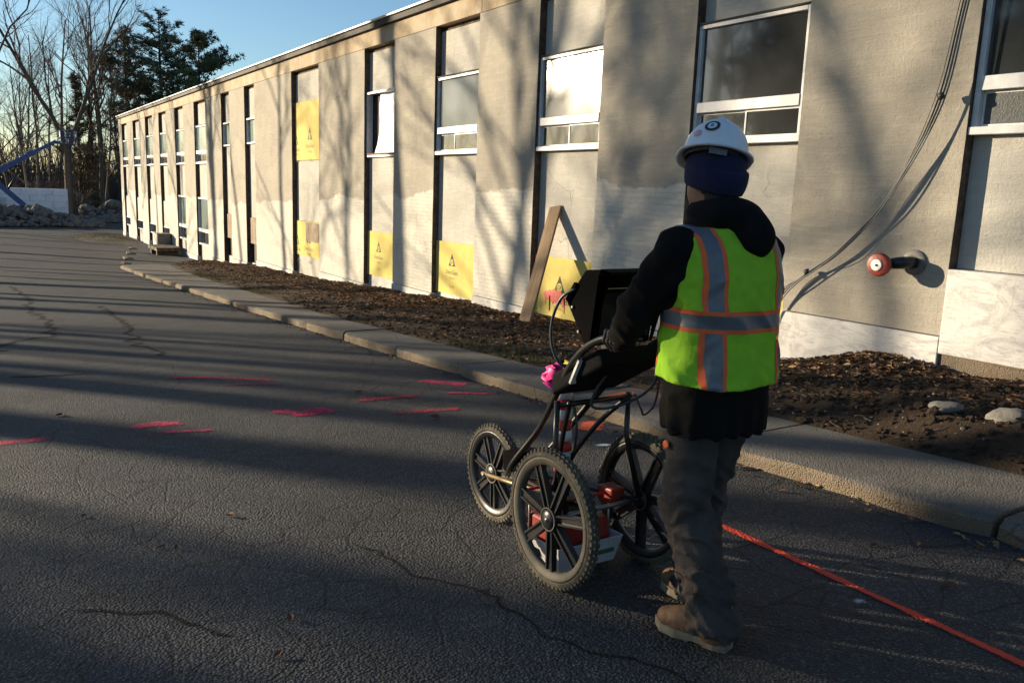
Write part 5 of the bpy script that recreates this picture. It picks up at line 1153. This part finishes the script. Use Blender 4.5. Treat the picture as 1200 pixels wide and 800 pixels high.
for k, nm, m_, off in ((0, 'vest', 'vest', 0), (1, 'reflective_tape', 'reflect', .002), (2, 'tape_edging', 'orange', .0014)):
    mp = {}; V_ = []; F_ = []
    for fc in groups[k]:
        q = []
        for w in fc.verts:
            if w.index not in mp or True:
                key = w
                if key not in mp: mp[key] = len(V_); p = w.co + w.normal * off; V_.append(tuple(p))
                q.append(mp[key])
        F_.append(q)
    if k == 0: vest_o = mesh_obj(nm, V_, F_, M[m_], man, True); continue
    lab = list(range(len(V_)))                      # each connected run of tape is a part of its own
    def find(i):
        while lab[i] != i: lab[i] = lab[lab[i]]; i = lab[i]
        return i
    for q in F_:
        for w in q[1:]: lab[find(w)] = find(q[0])
    isl = {}
    for q in F_: isl.setdefault(find(q[0]), []).append(q)
    for fs in isl.values():
        if len(fs) < 12: continue
        ids = sorted({w for q in fs for w in q}); re_ = {w: i for i, w in enumerate(ids)}
        mesh_obj(nm, [V_[w] for w in ids], [[re_[w] for w in q] for q in fs], M[m_], vest_o, True)
bm.free()
# knit cap
def beanie(X, Y, Z):
    d = ell(X, Y, Z, HC + (0, -.004, .045), (.096, .116, .105)); d = smin(d, np.maximum(ell(X, Y, Z, HC + (0, -.010, .018), (.103, .122, .13)), np.abs(Z - (HC[2] + .010 + (Y - HC[1]) * .25)) - .042), .008)
    return np.maximum(d, HC[2] - .036 + (Y - HC[1]) * .25 - Z)
v, f = surf_nets(beanie, (-.13, -.05, 1.58), (.13, .28, 1.86), .006); mesh_obj('knit_cap', v, f, M['beanie'], man, True)
# hard hat, dome with ridge and brim, tipped forward
hat = MB(); n = 48; rings = []
def dome_pt(a, t):
    """a round the head, t from the crown (0) to the rim (1)"""
    th = t * pi / 2; rx, ry, rz = .122, .148, .128; p = Vector((rx * sin(th) ** .92 * sin(a), ry * sin(th) ** .92 * cos(a), rz * cos(th)))
    if abs(p.x) < .030 and t < .85: p.z += .006 * (1 - abs(p.x) / .030)
    return p
for t in np.linspace(0.02, 1, 16): rings.append([dome_pt(2 * pi * k / n, t) for k in range(n)])
def brim(a, w): c = cos(a); e = w * (.020 + .034 * max(0, c) ** 1.5 + .010 * max(0, -c)); return Vector(((.122 + e) * sin(a), (.148 + e) * cos(a), -.006 * w - .012 * w * max(0, c)))
for w in (.4, 1.0): rings.append([brim(2 * pi * k / n, w) for k in range(n)])
rings.append([brim(2 * pi * k / n, 1.0) + Vector((0, 0, -.006)) for k in range(n)]); rings.append([Vector((p.x * .93, p.y * .94, p.z - .002)) for p in rings[-1]])
for t in np.linspace(1, .1, 8): rings.append([dome_pt(2 * pi * k / n, t) * .955 + Vector((0, 0, -.006)) for k in range(n)])
hv = [tuple(p) for r_ in rings for p in r_]; hf = [(i * n + k, i * n + (k + 1) % n, (i + 1) * n + (k + 1) % n, (i + 1) * n + k) for i in range(len(rings) - 1) for k in range(n)]
hf.append(tuple(range(n))); hf = [tuple(reversed(q)) for q in hf]
ho = mesh_obj('hard_hat', hv, hf, M['hat_white'], man, True); ho.location = tuple(HC + (0, .004, .085)); ho.rotation_euler = (radians(-14), radians(8), radians(-34)); ho.scale = (.93, .88, .97)
def decal(ca, ct, r0, r1, m_, nm, lift=.0025, ex=1.0, seg=24):
    V_ = []; F_ = []; c0 = dome_pt(ca, ct); u = (dome_pt(ca + .02, ct) - c0).normalized(); w = (dome_pt(ca, ct - .02) - c0).normalized(); nrm = u.cross(w).normalized()
    if nrm.dot(c0) < 0: nrm = -nrm
    for rr in (r0, (r0 + r1) / 2, r1):
        for k in range(seg):
            a = 2 * pi * k / seg; q = c0 + u * rr * cos(a) * ex + w * rr * sin(a); e = Vector((q.x / .122 ** 2, q.y / .148 ** 2, q.z / .128 ** 2)); sc = sqrt((q.x / .122) ** 2 + (q.y / .148) ** 2 + (q.z / .128) ** 2); q = q / sc * 1.012 + e.normalized() * lift; V_.append(tuple(q))
    for i in range(2):
        for k in range(seg): F_.append((i * seg + k, i * seg + (k + 1) % seg, (i + 1) * seg + (k + 1) % seg, (i + 1) * seg + k))
    if r0 < .002: F_.append(tuple(range(seg)))
    return mesh_obj(nm, V_, F_, m_, ho, True)
M['black_print'] = mat('black decal', (.02, .02, .025), .5); M['red_print'] = mat('red decal', (.62, .36, .38), .5)
EA = radians(206)
decal(EA, .62, .019, .030, M['black_print'], 'emblem_ring'); decal(EA, .62, .0005, .0175, M['hat_white'], 'emblem_field'); decal(EA, .62, .004, .009, M['black_print'], 'emblem_mark', .0032, .6, 12); decal(EA + .45, .78, .0005, .014, M['red_print'], 'red_sticker', .0025, 1.3)
sb = MB(); sb.lathe([(.113, -.02), (.113, .012), (.108, .012), (.108, -.02)], (0, 0, 0), 'Z', 32, True); so = sb.build('suspension', M['hat_inner'], ho, True); so.scale = (1.0, 1.2, 1)
MB().box((-.045, -.142, -.035), (.02, -.132, -.012)).build('ratchet', M['reflect'], ho)
# boots
def boot(ax_, ay, rz):
    bt = empty_child = None
    def up(X, Y, Z):
        d = ell(X, Y, Z, (0, .085, .058), (.048, .105, .042)); d = smin(d, ell(X, Y, Z, (0, -.045, .06), (.042, .055, .055)), .03); d = smin(d, cap(X, Y, Z, (0, -.035, .06), (0, -.045, .17), .046, .052), .03); d = smin(d, cap(X, Y, Z, (0, .01, .11), (0, .09, .075), .034, .036), .03)
        d = smin(d, ell(X, Y, Z, (0, .14, .055), (.045, .05, .036)), .01); return np.maximum(d + .0015 * wr(X, Y, Z, 120, .5), .026 - Z)
    v, f = surf_nets(up, (-.07, -.13, .0), (.07, .22, .20), .005); o = mesh_obj('boot', v, f, M['boot'], man, True)
    def so_(X, Y, Z):
        w = np.interp(Y, [-.10, -.05, .02, .10, .16, .195], [.030, .042, .038, .052, .046, .018]); d = np.abs(X) - w; d = np.maximum(d, np.maximum(-.100 - Y, Y - .197)); return np.maximum(d, np.maximum(-Z + .001 + .010 * np.clip((Y - .15) / .05, 0, 1) + .008 * ((Y > -.01) & (Y < .045)), Z - .036 - .010 * np.clip((Y - .14) / .05, 0, 1)))
    v, f = surf_nets(so_, (-.07, -.12, -.01), (.07, .22, .07), .005); mesh_obj('sole', v, f, M['sole'], o, True)
    for k in range(5):
        y = .035 + .018 * k; z = .140 - .016 * k; MB().tube([(-.034, y - .004, z - .018), (-.012, y + .004, z + .003), (.012, y - .004, z + .003), (.034, y + .004, z - .018)], .0035, 6).build('lace', M['lace'], o, True)
    o.location = (ax_, ay, .0); o.rotation_euler = (0, 0, rz); return o
boot(-.062, -.105, radians(20)); boot(.105, .135, radians(-4))
for o in bpy.data.objects:
    if '_world' in o.keys(): del o['_world']
